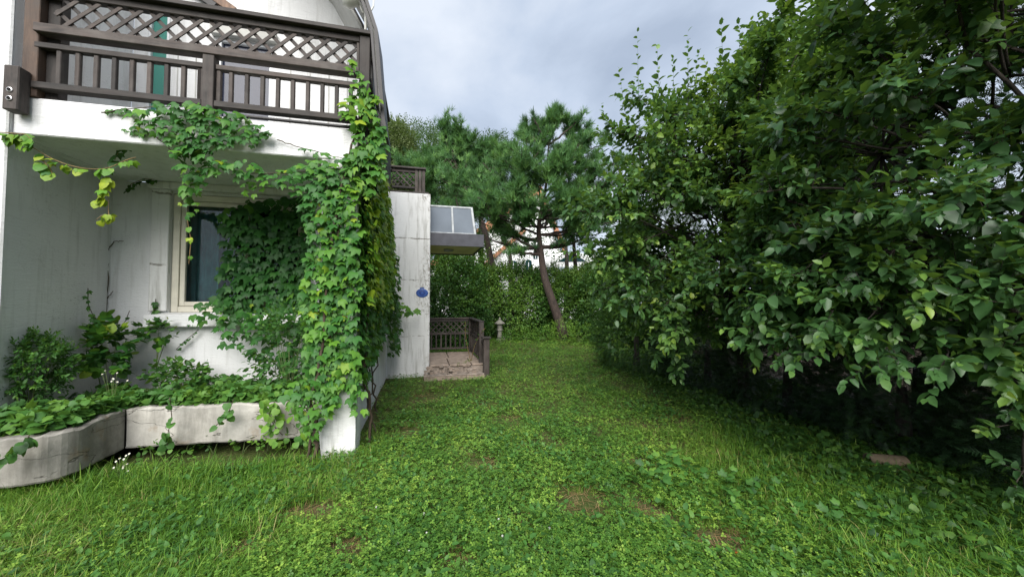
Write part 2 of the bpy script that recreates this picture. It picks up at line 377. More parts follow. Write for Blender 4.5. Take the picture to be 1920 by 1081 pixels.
M['clover'] = leafmat('clover_leaf', [(0.0, (0.027, 0.090, 0.015)), (0.5, (0.103, 0.231, 0.033)), (0.8, (0.213, 0.356, 0.050)), (1.0, (0.275, 0.413, 0.062))], 0.5, 0.25, 0.3, 0.5, 0.9)
M['dry'] = leafmat('dry_leaf', [(0.0, (0.17, 0.10, 0.045)), (1.0, (0.36, 0.25, 0.13))], 0.8, 0.1, 0.1)
M['orange_leaf'] = leafmat('orange_leaf', [(0.0, (0.45, 0.12, 0.02)), (1.0, (0.6, 0.22, 0.04))], 0.6, 0.2, 0.2)

def ground_mat():
    m, nt, b = new_mat('lawn_ground'); co = wpos(nt)
    a = tex(nt, co, 1.1, 5, 0.6); f = tex(nt, co, 26, 5, 0.7); st = tex(nt, co, 60, 4, 0.7, (1, 0.25, 1))
    c = mixc(nt, ramp(nt, f, [(0.35, 0.0), (0.65, 1.0)]), (0.050, 0.048, 0.018), (0.155, 0.125, 0.066))
    c = mixc(nt, ramp(nt, a, [(0.45, 0.75), (0.62, 0.1)]), c, (0.040, 0.075, 0.014))
    c = mixc(nt, ramp(nt, st, [(0.58, 0.0), (0.70, 0.8)]), c, (0.25, 0.19, 0.105))
    # leaf litter and bare earth along the tree border
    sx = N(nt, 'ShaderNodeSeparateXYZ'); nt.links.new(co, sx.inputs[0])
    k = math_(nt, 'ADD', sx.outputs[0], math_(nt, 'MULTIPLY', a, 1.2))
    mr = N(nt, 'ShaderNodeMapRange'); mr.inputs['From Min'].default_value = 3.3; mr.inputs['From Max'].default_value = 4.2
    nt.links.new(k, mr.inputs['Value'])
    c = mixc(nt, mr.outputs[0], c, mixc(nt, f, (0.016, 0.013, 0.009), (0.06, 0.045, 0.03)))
    nt.links.new(c, b.inputs['Base Color']); b.inputs['Roughness'].default_value = 0.95; b.inputs['Specular IOR Level'].default_value = 0.1
    bump(nt, b, math_(nt, 'ADD', f, st), 0.8, 0.02); return m
M['ground'] = ground_mat()

# ------------------------------------------------------------------ ground
gx = np.concatenate([[-300, -80, -25, -12], np.linspace(-8, 9, 69), [14, 28, 90, 300]])
gy = np.concatenate([[-300, -60, -15, -5], np.linspace(-1, 20, 85), [26, 45, 110, 300]])
GX, GY = np.meshgrid(gx, gy, indexing='ij')
def ground_h(x, y):
    x = np.asarray(x, float); y = np.asarray(y, float)
    inn = np.clip((9 - np.abs(x)) / 3, 0, 1) * np.clip((19 - y) / 4, 0, 1) * np.clip((y + 1) / 2, 0, 1)
    return inn * (0.05 * (noise2(x * 0.8, y * 0.8, 1) - 0.5) + 0.03 * (noise2(x * 2.3, y * 2.3, 2) - 0.5))
GZ = ground_h(GX, GY)
nx, ny = GX.shape
idx = np.arange(nx * ny).reshape(nx, ny)
q = np.stack([idx[:-1, :-1], idx[1:, :-1], idx[1:, 1:], idx[:-1, 1:]], -1).reshape(-1, 4)
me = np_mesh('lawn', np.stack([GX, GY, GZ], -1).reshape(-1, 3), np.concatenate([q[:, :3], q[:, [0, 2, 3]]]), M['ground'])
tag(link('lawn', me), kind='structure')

# ------------------------------------------------------------------ the house
house = empty('house', HO, HA)
tag(house, 'white stuccoed two storey house with brown lattice balcony and vine covered corner', 'house')
S = M['stucco']
# corner post with a flared foot, side wall, back block
prism('post', [(-0.31, -0.05), (0.012, -0.05), (0.012, 0.26), (0.0, 0.75), (0.0, 3.09), (-0.36, 3.09), (-0.36, 0.9), (-0.34, 0.3)], 0.0, 0.33, M['stucco_old'], house, 0.012, 'b')
box('side_wall', -0.36, -0.05, 0.335, 4.05, -0.05, 3.085, S, house, 0.01)
AL = -3.02                                             # inner corner of the recess
# window wall with its opening (the glass is set back)
wa0, wa1, wz0, wz1 = -2.41, -0.84, 1.46, 2.97
boxes('window_wall', [(AL - 0.5, wa0, 1.35, 1.60, -0.05, 3.088), (wa1, -0.365, 1.35, 1.60, -0.05, 3.088),
                      (wa0, wa1, 1.35, 1.60, -0.05, wz0), (wa0, wa1, 1.35, 1.60, wz1, 3.088)], S, house)
box('pilaster', -2.60, wa0, 1.30, 1.349, wz0 + 0.02, 3.0, M['stucco_old'], house, 0.008)
box('head_beam', -2.62, -0.37, 1.25, 1.348, 3.002, 3.087, M['stucco_old'], house, 0.008)
prism('recess_side_wall', [(-2.91, -0.02), (AL - 0.005, 1.349), (AL - 0.4, 1.349), (-3.4, 0.0), (-3.4, -0.02)], -0.05, 3.088, S, house)
prism('front_pier', [(-2.868, -0.045), (-2.868, -0.021), (-3.4, -0.021), (-5.4, -0.021), (-5.4, -0.045)], -0.05, 6.8, S, house, 0.012)
gm, gnt, gb = new_mat('tinted_window_glass')
gb.inputs['Base Color'].default_value = (0.42, 0.62, 0.64, 1); gb.inputs['Transmission Weight'].default_value = 1.0; gb.inputs['Roughness'].default_value = 0.03; gb.inputs['IOR'].default_value = 1.45
gdust = tex(gnt, objco(gnt), 3, 5, .6, (1, 1, .5)); gnt.links.new(math_(gnt, 'MULTIPLY', ramp(gnt, gdust, [(.4, 0.0), (.8, 1.0)]), 0.12), gb.inputs['Roughness'])
M['window_glass'] = gm; M['room'] = plain('dim_room', (0.10, 0.12, 0.13), 0.9, 0.1); M['curtain'] = plain('teal_curtain', (0.16, 0.27, 0.28), 0.9, 0.1, 0, .2)
boxes('room', [(-2.6, -2.58, 1.602, 3.4, 1.2, 3.08), (-0.66, -0.64, 1.602, 3.4, 1.2, 3.08), (-2.58, -0.66, 3.38, 3.4, 1.2, 3.08), (-2.58, -0.66, 1.602, 3.38, 1.2, 1.22), (-2.58, -0.66, 1.602, 3.38, 3.06, 3.08)], M['room'], house)
ca = np.linspace(-2.40, -2.02, 40); cv = [(a, 1.66 + .018 * math.sin((a + 2.4) * 75) + .008 * math.sin((a + 2.4) * 31)) for a in ca]
prism('curtain', cv + [(a, b + .006) for a, b in cv[::-1]], 1.3, 3.0, M['curtain'], house)
win = box('window', wa0 + 0.003, wa1 - 0.003, 1.44, 1.446, wz0 + 0.003, wz1 - 0.003, M['window_glass'], house, 0.0)
tag(win, 'dark window pane half hidden by vine leaves')
def frame(name, a0, a1, z0, z1, w, b0, b1, mat, parent):
    box(name, a0, a0 + w, b0, b1, z0, z1, mat, parent, 0.004); box(name, a1 - w, a1, b0, b1, z0, z1, mat, parent, 0.004)
    box(name, a0 + w + .001, a1 - w - .001, b0, b1, z0, z0 + w, mat, parent, 0.004); box(name, a0 + w + .001, a1 - w - .001, b0, b1, z1 - w, z1, mat, parent, 0.004)
frame('window_frame', wa0 + 0.004, wa1 - 0.004, wz0 + 0.004, wz1 - 0.004, 0.075, 1.375, 1.438, M['frame'], win)
frame('sash', wa0 + 0.083, wa1 - 0.083, wz0 + 0.083, wz1 - 0.083, 0.055, 1.395, 1.437, M['frame'], win)
box('mullion', -1.62, -1.57, 1.40, 1.436, wz0 + 0.14, wz1 - 0.14, M['frame'], win)
prism('window_sill', [(1.22, 1.29), (1.349, 1.275), (1.374, 1.29), (1.374, 1.462), (1.349, 1.462), (1.22, 1.435)], -2.60, -0.55, S, house, 0.006, 'a')
# balcony slab
box('balcony_slab', -2.872, 0.0, 0.0, 1.349, 3.09, 3.43, S, house, 0.01)
box('slab_end', -3.5, -2.874, -0.019, 1.56, 3.089, 3.43, S, house, 0.0)
box('balcony_side_wall', -3.3, -2.874, -0.019, 1.349, 3.431, 6.7, S, house, 0.0)
box('slab_flashing', -1.15, -0.03, -0.018, 0.03, 3.445, 3.462, M['roof'], house, 0.002)
# upper storey
bw = [(-2.87, -2.72, 3.431, 6.6), (-2.49, -1.96, 3.431, 6.6), (-1.32, -0.9, 3.431, 6.6), (-2.72, -2.49, 5.35, 6.6), (-1.96, -1.32, 5.06, 6.6)]
boxes('upper_wall', [(a0, a1, 1.35, 1.55, z0, z1) for a0, a1, z0, z1 in bw], S, house)
prism('upper_wall', [(-0.9, 3.431), (-0.02, 3.431), (0.09, 3.6), (0.09, 4.5), (-0.02, 4.8), (-0.56, 5.74), (-0.9, 6.1)], 1.35, 1.55, S, house, 0, 'b')
box('upper_side_wall', -0.3, -0.08, 1.551, 2.9, 3.431, 4.6, S, house, 0.0)
gd = box('balcony_door', -2.718, -2.492, 1.39, 1.43, 3.44, 5.348, M['glass_green'], house, 0.0); tag(gd, 'green glazed balcony door')
frame('door_frame', -2.718, -2.492, 3.44, 5.347, 0.03, 1.345, 1.389, M['frame_white'], gd)
bd = box('balcony_window', -1.957, -1.323, 1.41, 1.45, 3.44, 5.058, M['glass_blue'], house, 0.0); tag(bd, 'dark blue balcony screen door')
frame('door_frame', -1.957, -1.323, 3.44, 5.057, 0.035, 1.36, 1.409, M['frame_white'], bd)
box('window_hood', -2.02, -1.26, 1.27, 1.349, 5.07, 5.20, M['soffit'], house)
for a in (-3.08, -2.97):
    box('pale_panel', a, a + 0.085, 1.335, 1.349, 3.44, 5.2, M['glass_pale'], house, 0.002)
for k, a in enumerate((-2.40, -2.20, -1.10, -0.86, -0.62, -0.38)):
    box('board_joint', a, a + 0.012, 1.344, 1.3495, 3.44, 5.0, M['soffit'], house, 0.0)
beam('rafter', onb(352, -40, 1.30), onb(440, 22, 1.30), 0.10, 0.05, M['wood_brown'], house)
beam('rafter', onb(345, -30, 1.31), onb(405, 12, 1.31), 0.10, 0.05, M['roof'], house)
# steep roof edge over the balcony
prof_o = [(0.30, 3.36), (0.27, 3.57), (0.19, 4.50), (0.09, 4.80), (-0.45, 5.75), (-1.5, 6.9)]
def offs(pr, d):
    P = np.array(pr); t = nrm(np.gradient(P, axis=0)); n = np.stack([-t[:, 1], t[:, 0]], -1); return P + n * d
for nm, d0, d1, b0, b1, mt in (('roof_verge', 0.0, 0.035, -0.10, -0.055, 'roof'), ('roof_covering', -0.002, 0.022, -0.05, .38, 'roof'),
                               ('roof_soffit', 0.024, 0.05, -0.05, .38, 'soffit'), ('verge_moulding', 0.05, 0.075, -0.105, -0.06, 'roof')):
    A, B = offs(prof_o, d0), offs(prof_o, d1)
    o_ = prism(nm, [tuple(p) for p in A] + [tuple(p) for p in B[::-1]], b0, b1, M[mt], house, 0.0, 'b')
prof_i = [(0.10, 3.75), (0.09, 4.45), (-0.02, 4.86), (-0.53, 5.78), (-1.5, 6.8)]
for nm, d0, d1, mt in (('roof_covering', 0.0, 0.022, 'roof'), ('roof_soffit', 0.024, 0.05, 'soffit')):
    A, B = offs(prof_i, d0), offs(prof_i, d1); prism(nm, [tuple(p) for p in A] + [tuple(p) for p in B[::-1]], .382, 2.9, M[mt], house, 0.0, 'b')
# floodlight and conduit under the eave
fl = empty('floodlight', H(-0.12, 0.14, 4.95), HA)
tag(fl, 'white floodlight with looped cable under the eave above the balcony corner', 'lamp')
bm = lathe_bm([(0.02, -0.09), (0.085, -0.07), (0.095, 0.0), (0.06, 0.05), (0.03, 0.10)]); bm.transform(Matrix.Rotation(R(100), 4, 'Y'))
link('lamp_head', bm_mesh('lamp_head', bm, M['lamp'], True), fl)
V, T = tube_vt([(0.08, 0, -0.02), (0.12, 0, -0.12), (0.19, 0, -0.13), (0.235, 0, -0.03), (0.24, 0, 0.12)], 0.009, 6)
link('cable', np_mesh('cable', V, T, M['lamp']), fl)
box('bracket', -0.02, 0.02, -0.02, 0.02, 0.05, 0.3, M['lamp'], fl)
V, T = tube_vt([(0.04, 0.10, 4.45), (0.04, 0.10, 4.85)], 0.014, 8); link('conduit', np_mesh('conduit', V, T, M['lamp']), house)

# balcony railing
def balcony_rail():
    A0, A1 = -2.70, 0.0
    r = box('balcony_railing', A0 - 0.0, A1 + 0.13, -0.085, 0.075, 4.44, 4.485, M['wood_h'], house)
    tag(r, 'dark weathered wooden railing with lattice band and balusters')
    box('rail', A0, A1, -0.03, 0.045, 4.375, 4.438, M['wood_h'], r)
    box('rail', A0 - 0.02, A1 + 0.005, -0.055, 0.06, 4.015, 4.095, M['wood_h'], r)
    mid = -1.375
    for a0, a1 in ((A0 - 0.03, mid - 0.052), (mid + 0.052, A1 - 0.01)):
        box('rail', a0, a1, -0.025, 0.04, 3.885, 3.935, M['wood_h'], r)
        box('rail', a0, a1, -0.04, 0.05, 3.505, 3.565, M['wood_h'], r)
    box('post', mid - 0.05, mid + 0.05, -0.045, 0.055, 3.432, 4.013, M['wood_v'], r)
    for i in range(9):
        a = -2.56 + i * 0.1375; box('baluster', a - 0.019, a + 0.019, -0.012, 0.026, 3.566, 3.884, M['wood_v'], r)
    box('baluster', mid - 0.105, mid - 0.055, -0.012, 0.028, 3.566, 3.884, M['wood_v'], r)
    box('baluster', mid + 0.055, mid + 0.095, -0.012, 0.028, 3.566, 3.884, M['wood_v'], r)
    for i in range(9):
        a = -1.195 + i * 0.139; box('baluster', a - 0.018, a + 0.018, -0.012, 0.026, 3.566, 3.884, M['wood_v'], r)
    z0, z1 = 4.097, 4.373; h = z1 - z0; c0, c1 = -2.60, -0.03
    def strips(sgn, b):
        a = c0 - h
        while a < c1:
            p, q_ = [a, z0], [a + h, z1]
            if sgn < 0: p, q_ = [a, z1], [a + h, z0]
            s0 = max(0.0, (c0 - a) / h); s1 = min(1.0, (c1 - a) / h)
            if s1 - s0 > 0.06:
                P = (p[0] + h * s0, b, p[1] + (q_[1] - p[1]) * s0); Q = (p[0] + h * s1, b, p[1] + (q_[1] - p[1]) * s1)
                beam('lattice_strip', P, Q, 0.034, 0.012, M['wood'], r, bevel=0.002)
            a += 0.165
    strips(1, -0.008); strips(-1, 0.006)
    box('post', -0.028, -0.002, -0.02, 0.03, 4.097, 4.373, M['wood_v'], r)
    # left wall posts and the bolted block
    box('post', -2.812, -2.70, -0.02, 0.09, 3.433, 5.4, M['wood_brown'], r)
    box('post', -2.697, -2.60, 0.05, 0.15, 3.433, 5.3, M['wood_v'], r)
    bl = box('bolt_block', -2.842, -2.735, -0.13, -0.022, 3.25, 3.64, M['wood_v'], r, 0.008)
    for z in (3.345, 3.42):
        bm = lathe_bm([(0.021, 0.0), (0.021, 0.006), (0.016, 0.008)], 14); bm.transform(Matrix.Translation((-2.79, -0.131, z)) @ Matrix.Rotation(R(90), 4, 'X'))
        bt = link('washer', bm_mesh('washer', bm, M['steel']), bl)
        bm = lathe_bm([(0.015, 0.007), (0.015, 0.0095)], 10); bm.transform(Matrix.Translation((-2.79, -0.131, z)) @ Matrix.Rotation(R(90), 4, 'X'))
        link('bolt', bm_mesh('bolt', bm, M['hole']), bl)
    # corner post and the rail returning along the side
    box('post', 0.004, 0.11, -0.05, 0.055, 3.19, 4.438, M['wood_v'], r)
    box('rail', 0.02, 0.16, 0.077, 1.9, 4.43, 4.478, M['wood_v'], r)
    box('rail', 0.04, 0.10, 0.06, 1.9, 4.02, 4.09, M['wood_v'], r)
    box('rail', 0.04, 0.10, 0.06, 1.9, 3.505, 3.56, M['wood_v'], r)
    for i in range(9): box('baluster', 0.05, 0.088, 0.18 + i * 0.18, 0.218 + i * 0.18, 3.561, 4.019, M['wood_v'], r)
    return r
balcony_rail()

# far block with roof terrace railing
box('porch_wall', -0.051, 0.834, 4.055, 7.2, -0.05, 3.94, M['stucco_old'], house, 0.012)
box('terrace_floor', 0.0, 0.80, 4.06, 7.0, 3.943, 3.975, M['wood_h'], house)
tr_ = box('terrace_railing', -0.10, 0.735, 4.06, 4.24, 4.475, 4.515, M['wood_h'], house); tag(tr_, 'short lattice terrace railing above white wall')
box('post', -0.20, -0.02, 4.08, 4.2, 3.976, 4.40, M['wood_v'], tr_)
box('post_cap', -0.23, 0.02, 4.05, 4.23, 4.402, 4.44, M['wood_v'], tr_)
for k in range(3): box('post', 0.50 + k * 0.075, 0.565 + k * 0.075, 4.10, 4.2, 3.976, 4.474, M['wood_v'], tr_)
box('rail', 0.022, 0.498, 4.11, 4.18, 4.40, 4.45, M['wood_h'], tr_); box('rail', 0.022, 0.498, 4.11, 4.18, 4.05, 4.10, M['wood_h'], tr_)
for a in np.arange(-0.15, 0.5, 0.13):
    for sg in (1, -1):
        s0, s1 = max(0, (0.024 - a) / 0.3), min(1, (0.496 - a) / 0.3)
        if s1 - s0 > 0.1:
            za, zb = (4.1, 4.4) if sg > 0 else (4.4, 4.1)
            beam('lattice_strip', (a + 0.3 * s0, 4.135 + 0.013 * sg, za + (zb - za) * s0), (a + 0.3 * s1, 4.135 + 0.013 * sg, za + (zb - za) * s1), 0.028, 0.012, M['wood'], tr_, bevel=0.0)

# entrance canopy with sloping glass
cn = boxes('canopy', [(0.836, 2.05, 4.30, 4.34, 2.86, 3.145), (2.01, 2.05, 4.341, 5.95, 2.86, 3.145), (0.836, 2.05, 5.951, 5.99, 2.86, 3.145)], M['fascia'], house)
tag(cn, 'dark grey canopy fascia with cream underside')
box('canopy_ceiling', 0.838, 2.008, 4.342, 5.949, 2.885, 2.91, M['cream'], cn, 0.0)
box('canopy_deck', 0.838, 2.008, 4.342, 5.949, 3.10, 3.14, M['fascia'], cn, 0.0)
bm = lathe_bm([(0.03, 0), (0.13, 0.0), (0.11, -0.04), (0.03, -0.055)], 20); bm.transform(Matrix.Translation((1.3, 5.1, 2.884)))
link('ceiling_light', bm_mesh('ceiling_light', bm, M['alu'], True), cn)
g0, g1 = 4.36, 4.78
def gp(a, s): return (a, g0 + (g1 - g0) * s, 3.147 + 0.70 * s)
for a0, a1, a2, a3 in ((0.84, 1.33, 1.33, 0.84), (1.37, 1.83, 1.80, 1.37)):
    bm = bmesh.new(); q4 = [bm.verts.new(gp(a0, 0)), bm.verts.new(gp(a1, 0)), bm.verts.new(gp(a2, 1)), bm.verts.new(gp(a3, 1))]
    f_ = bm.faces.new(q4); ex = bmesh.ops.extrude_face_region(bm, geom=[f_]); bmesh.ops.translate(bm, vec=(0, 0.008, -0.005), verts=[v for v in ex['geom'] if isinstance(v, bmesh.types.BMVert)])
    link('pane', bm_mesh('pane', bm, M['glass_sky']), cn)
up_ = (0, -0.86, 0.51)
beam('glazing_bar', gp(1.35, 0), gp(1.35, 1), 0.045, 0.03, M['alu'], cn, up_); beam('glazing_bar', gp(1.855, 0), gp(1.825, 1.02), 0.05, 0.035, M['alu'], cn, up_)
beam('glazing_bar', gp(0.84, 1.02), gp(1.85, 1.02), 0.05, 0.035, M['alu'], cn, up_); beam('glazing_bar', gp(0.84, 0.0), gp(1.85, 0.0), 0.04, 0.03, M['alu'], cn, up_)
boxes('glass_kerb', [(0.84, 1.85, 4.80, 5.9, 3.145, 3.80)], M['alu'], cn)

# blue plaque on the far wall
pq = empty('wall_plaque', H(*onb(791.5, 549, 4.054)), HA); tag(pq, 'rounded blue glazed plaque hung on the white porch wall', 'plaque')
def disc(name, rx, rz, t, mat, off, p=2.2):
    bm = lathe_bm([(1.0, 0.0), (1.0, 0.5), (0.86, 1.0)], 28)
    bm.transform(Matrix.Translation((0, off, 0)) @ Matrix.Diagonal((rx, t, rz, 1)) @ Matrix.Rotation(R(90), 4, 'X'))
    link(name, bm_mesh(name, bm, mat, False), pq)
disc('plate', 0.126, 0.094, 0.010, M['blue'], -0.001); disc('ring', 0.060, 0.055, 0.003, M['blue_dark'], -0.0115); disc('centre', 0.03, 0.028, 0.003, M['blue'], -0.015)
box('hanger', -0.045, 0.045, -0.010, -0.002, 0.085, 0.118, M['blue'], pq, 0.006)

# porch deck with flagstones, crumbling steps and railing
porch = empty('porch', H(1.4, 4.4, 0), HA); tag(porch, 'small raised porch with pink flagstones, crumbling steps and lattice railing', 'porch')
PO = np.array([1.4, 4.4, 0.0])
rngp = np.random.default_rng(5)
def pb(name, a0, a1, b0, b1, z0, z1, mat, parent, bevel=0.005): return box(name, a0 - PO[0], a1 - PO[0], b0 - PO[1], b1 - PO[1], z0, z1, mat, parent, bevel)
pb('base', 0.838, 1.99, 3.95, 6.0, -0.03, 0.205, M['brick'], porch, 0.01)
for a0, a1, b0, b1 in ((0.84, 1.24, 3.93, 4.95), (1.26, 1.72, 3.92, 4.9), (1.74, 1.99, 3.94, 4.6), (0.84, 1.30, 4.97, 6.0), (1.32, 1.99, 4.92, 6.0), (1.74, 1.985, 4.62, 4.89)):
    dz = rngp.uniform(-.006, .006); pb('flagstone', a0, a1, b0, b1, 0.208, 0.252 + dz, M['tile'], porch, 0.012)
pb('lower_step', 0.72, 1.96, 3.52, 3.945, -0.03, 0.085, M['brick'], porch, 0.015)
for a0, a1 in ((0.72, 1.13), (1.14, 1.56), (1.57, 1.94)):
    pb('step_tile', a0, a1, 3.495, 3.518, 0.0, 0.095, M['tile'], porch, 0.006); pb('step_edge', a0, a1, 3.49, 3.56, 0.098, 0.116, M['brick'], porch, 0.005)
for k in range(26):
    a = 0.74 + rngp.random() * 1.16; b_ = 3.60 + rngp.random() * 0.33; w_, d_, hh = rngp.uniform(.05, .13), rngp.uniform(.03, .08), rngp.uniform(.02, .05)
    bm = bmesh.new(); add_box(bm, -w_ / 2, w_ / 2, -d_ / 2, d_ / 2, 0, hh, 0.008)
    for v_ in bm.verts: v_.co += Vector(rngp.uniform(-.008, .008, 3))
    o_ = link('rubble_stone', bm_mesh('rubble_stone', bm, M['tile'] if k % 3 else M['brick']), porch)
    o_.location = (a - PO[0], b_ - PO[1], 0.088 + (b_ - 3.6) * 0.34); o_.rotation_euler = (rngp.uniform(-.25, .25), rngp.uniform(-.25, .25), rngp.uniform(-.6, .6))
pr_ = pb('porch_railing', 0.84, 2.02, 5.86, 5.98, 1.135, 1.17, M['wood_h'], porch); tag(pr_, 'weathered lattice porch railing')
pb('rail', 0.84, 1.90, 5.89, 5.95, 1.06, 1.132, M['wood_h'], pr_); pb('rail', 0.84, 1.90, 5.89, 5.95, 0.72, 0.78, M['wood_h'], pr_); pb('rail', 0.84, 1.90, 5.89, 5.95, 0.33, 0.38, M['wood_h'], pr_)
pb('post', 1.905, 2.02, 5.86, 5.98, 0.19, 1.134, M['wood_v'], pr_)
for i in range(8): pb('baluster', 0.90 + i * 0.125, 0.94 + i * 0.125, 5.90, 5.94, 0.381, 0.719, M['wood_v'], pr_)
def plat(c0, c1, fix, z0, z1, step, axis):
    h = z1 - z0; a = c0 - h
    while a < c1:
        for sg in (1, -1):
            s0, s1 = max(0, (c0 - a) / h), min(1, (c1 - a) / h)
            if s1 - s0 > 0.15:
                za, zb = (z0, z1) if sg > 0 else (z1, z0); f2 = fix + 0.01 * sg
                P = [a + h * s0, f2, za + (zb - za) * s0]; Q = [a + h * s1, f2, za + (zb - za) * s1]
                if axis: P[0], P[1] = P[1], P[0]; Q[0], Q[1] = Q[1], Q[0]
                beam('lattice_strip', np.array(P) - PO, np.array(Q) - PO, 0.028, 0.012, M['wood'], pr_, up=(1, 0, 0) if axis else (0, -1, 0), bevel=0.0)
        a += step
plat(0.86, 1.90, 5.92, 0.782, 1.058, 0.155, 0)
pb('rail', 1.90, 2.02, 4.02, 5.858, 1.135, 1.168, M['wood_v'], pr_); pb('rail', 1.93, 1.99, 4.10, 5.858, 0.72, 0.775, M['wood_v'], pr_); pb('rail', 1.93, 1.99, 4.10, 5.858, 0.33, 0.385, M['wood_v'], pr_)
plat(4.12, 5.85, 1.955, 0.777, 1.12, 0.155, 1)
for i in range(13): pb('baluster', 1.935, 1.975, 4.19 + i * 0.128, 4.23 + i * 0.128, 0.386, 0.719, M['wood_v'], pr_)
pb('post', 1.905, 2.01, 4.0, 4.098, 0.10, 1.134, M['wood_v'], pr_); pb('post', 1.93, 2.055, 3.54, 3.66, -0.03, 0.82, M['wood_v'], pr_)
pb('post_cap', 1.90, 2.085, 3.51, 3.69, 0.822, 0.86, M['wood_v'], pr_); pb('rail', 1.95, 2.03, 3.662, 3.998, 0.70, 0.78, M['wood_v'], pr_)

# ------------------------------------------------------------------ concrete planter
plan_out = [(-2.02, 4.05), (-2.9, 3.885), (-3.80, 3.72), (-3.73, 3.45), (-3.665, 3.20), (-3.67, 3.10), (-3.72, 3.02), (-3.82, 2.97), (-4.0, 2.93), (-4.30, 2.91)]
plan_in = [(-2.02, 4.19), (-2.9, 4.03), (-3.93, 3.84), (-3.87, 3.47), (-3.80, 3.24), (-3.805, 3.17), (-3.83, 3.12), (-3.89, 3.09), (-4.0, 3.07), (-4.33, 3.05)]
planter = empty('planter', (-3.4, 3.9, 0)); tag(planter, 'cracked grey concrete planter bed raised below the window', 'planter')
def resamp(P, n):
    P = np.array(P); d = np.r_[0, np.cumsum(np.linalg.norm(np.diff(P, axis=0), axis=1))]; s = np.linspace(0, d[-1], n)
    return np.stack([np.interp(s, d, P[:, i]) for i in (0, 1)], -1)
NK = 110
pi_ = resamp(plan_in, NK)
def kerb(out, inn, n, seed, mat, label):
    A, B = resamp(out, n), resamp(inn, n); bm = bmesh.new(); rings = []
    for i in range(n):
        x0, y0 = A[i]; x1, y1 = B[i]; q = i + seed * 31
        zt = 0.535 + 0.03 * (noise2(q * 0.21, 0, 3) - 0.5) + 0.016 * (noise2(q * .8, 2, 5) - .5); zb = 0.165 - 0.012 * noise2(q * 0.17, 3, 3) + 0.008 * (noise2(q * .9, 5, 6) - .5)
        j = 0.010 * (noise2(q * 0.33, 7, 4) - 0.5); ch = .012 + .03 * max(0, noise2(q * .45, 9, 7) - .62)
        m_ = lambda t: (x0 + (x1 - x0) * t, y0 + (y1 - y0) * t)
        ring = [(*m_(.06), zb), (x0 + j, y0 + j, zb + .015), (x0 + j, y0 + j, (zb + zt) / 2 + j), (x0 + j, y0 + j, zt - ch), (*m_(.08 + ch * 3), zt), (*m_(1), zt), (*m_(1), zb)]
        rings.append([bm.verts.new((p[0] + 3.4, p[1] - 3.9, p[2])) for p in ring])
    for P, Q in zip(rings, rings[1:]):
        for k in range(7): bm.faces.new((P[k], P[(k + 1) % 7], Q[(k + 1) % 7], Q[k]))
    bm.faces.new(rings[0]); bm.faces.new(rings[-1]); o = link('kerb', bm_mesh('kerb', bm, mat), planter); tag(o, label)
kerb(plan_out[:3], plan_in[:3], 46, 1, M['concrete_pale'], 'pale cracked straight planter kerb')
kerb([(-3.806, 3.716)] + plan_out[3:], [(-3.936, 3.832)] + plan_in[3:], 40, 2, M['concrete'], 'grey stained rounded planter kerb')
back = [(-2.10, 4.22), (-2.35, 5.12), (-4.84, 4.52), (-4.46, 3.28), (-4.37, 3.08)]
bm = bmesh.new(); outl = list(pi_[::-1][1:]) + [np.array(p) for p in back[::1]]
vsb = [bm.verts.new((p[0] + 3.4, p[1] - 3.9, 0.17)) for p in outl]; vst = [bm.verts.new((p[0] + 3.4, p[1] - 3.9, 0.46)) for p in outl]
bm.faces.new(vst); bm.faces.new(vsb[::-1])
for i in range(len(outl)): bm.faces.new((vsb[i], vsb[(i + 1) % len(outl)], vst[(i + 1) % len(outl)], vst[i]))
link('soil', bm_mesh('soil', bm, M['soil']), planter)
#@@PLANTS@@
# ------------------------------------------------------------------ leaf shapes (axis +y, normal +z, length 1)
def ovate(w=0.30, fold=0.10, droop=0.22, n=3, tip=0.0):
    ys = np.array([0.0, 0.22, 0.66, 1.0]); hw = np.array([0, w * .92, w * 0.88, 0])
    mid = np.stack([0 * ys, ys, -droop * ys ** 2], -1)
    L = np.stack([-hw[1:3], ys[1:3], -droop * ys[1:3] ** 2 + fold], -1); Rr = L * np.array([-1, 1, 1])
    V = np.concatenate([mid, L, Rr])
    T = [(0, 1, 4), (1, 5, 4), (1, 2, 5), (2, 3, 5), (0, 6, 1), (1, 6, 7), (1, 7, 2), (2, 7, 3)]
    return V, np.array(T)
def ovate_fine(w=0.30, fold=0.09, droop=0.25, twist=0.0):
    ys = np.array([0.0, 0.10, 0.28, 0.48, 0.68, 0.86, 1.0]); hw = w * np.array([0, .62, .95, 1.0, .80, .42, 0])
    mz = -droop * ys ** 2; mid = np.stack([0 * ys, ys, mz], -1); i = slice(1, 6)
    L = np.stack([-hw[i], ys[i], mz[i] + fold * hw[i] / w + twist * .1], -1); Rr = np.stack([hw[i], ys[i], mz[i] + fold * hw[i] / w - twist * .1], -1)
    V = np.concatenate([mid, L, Rr]); T = [(0, 1, 7), (0, 12, 1), (5, 6, 11), (5, 16, 6)]
    for k in range(1, 5): T += [(k, k + 1, 7 + k), (k, 7 + k, 6 + k), (k, 11 + k, 12 + k), (k, 12 + k, k + 1)]
    return V, np.array(T)
def diamond(w=0.34, droop=0.12):
    V = np.array([(0, 0, 0), (-w, .5, .07), (w, .5, .07), (0, 1, -droop)], float); return V, np.array([(0, 2, 1), (1, 2, 3)])
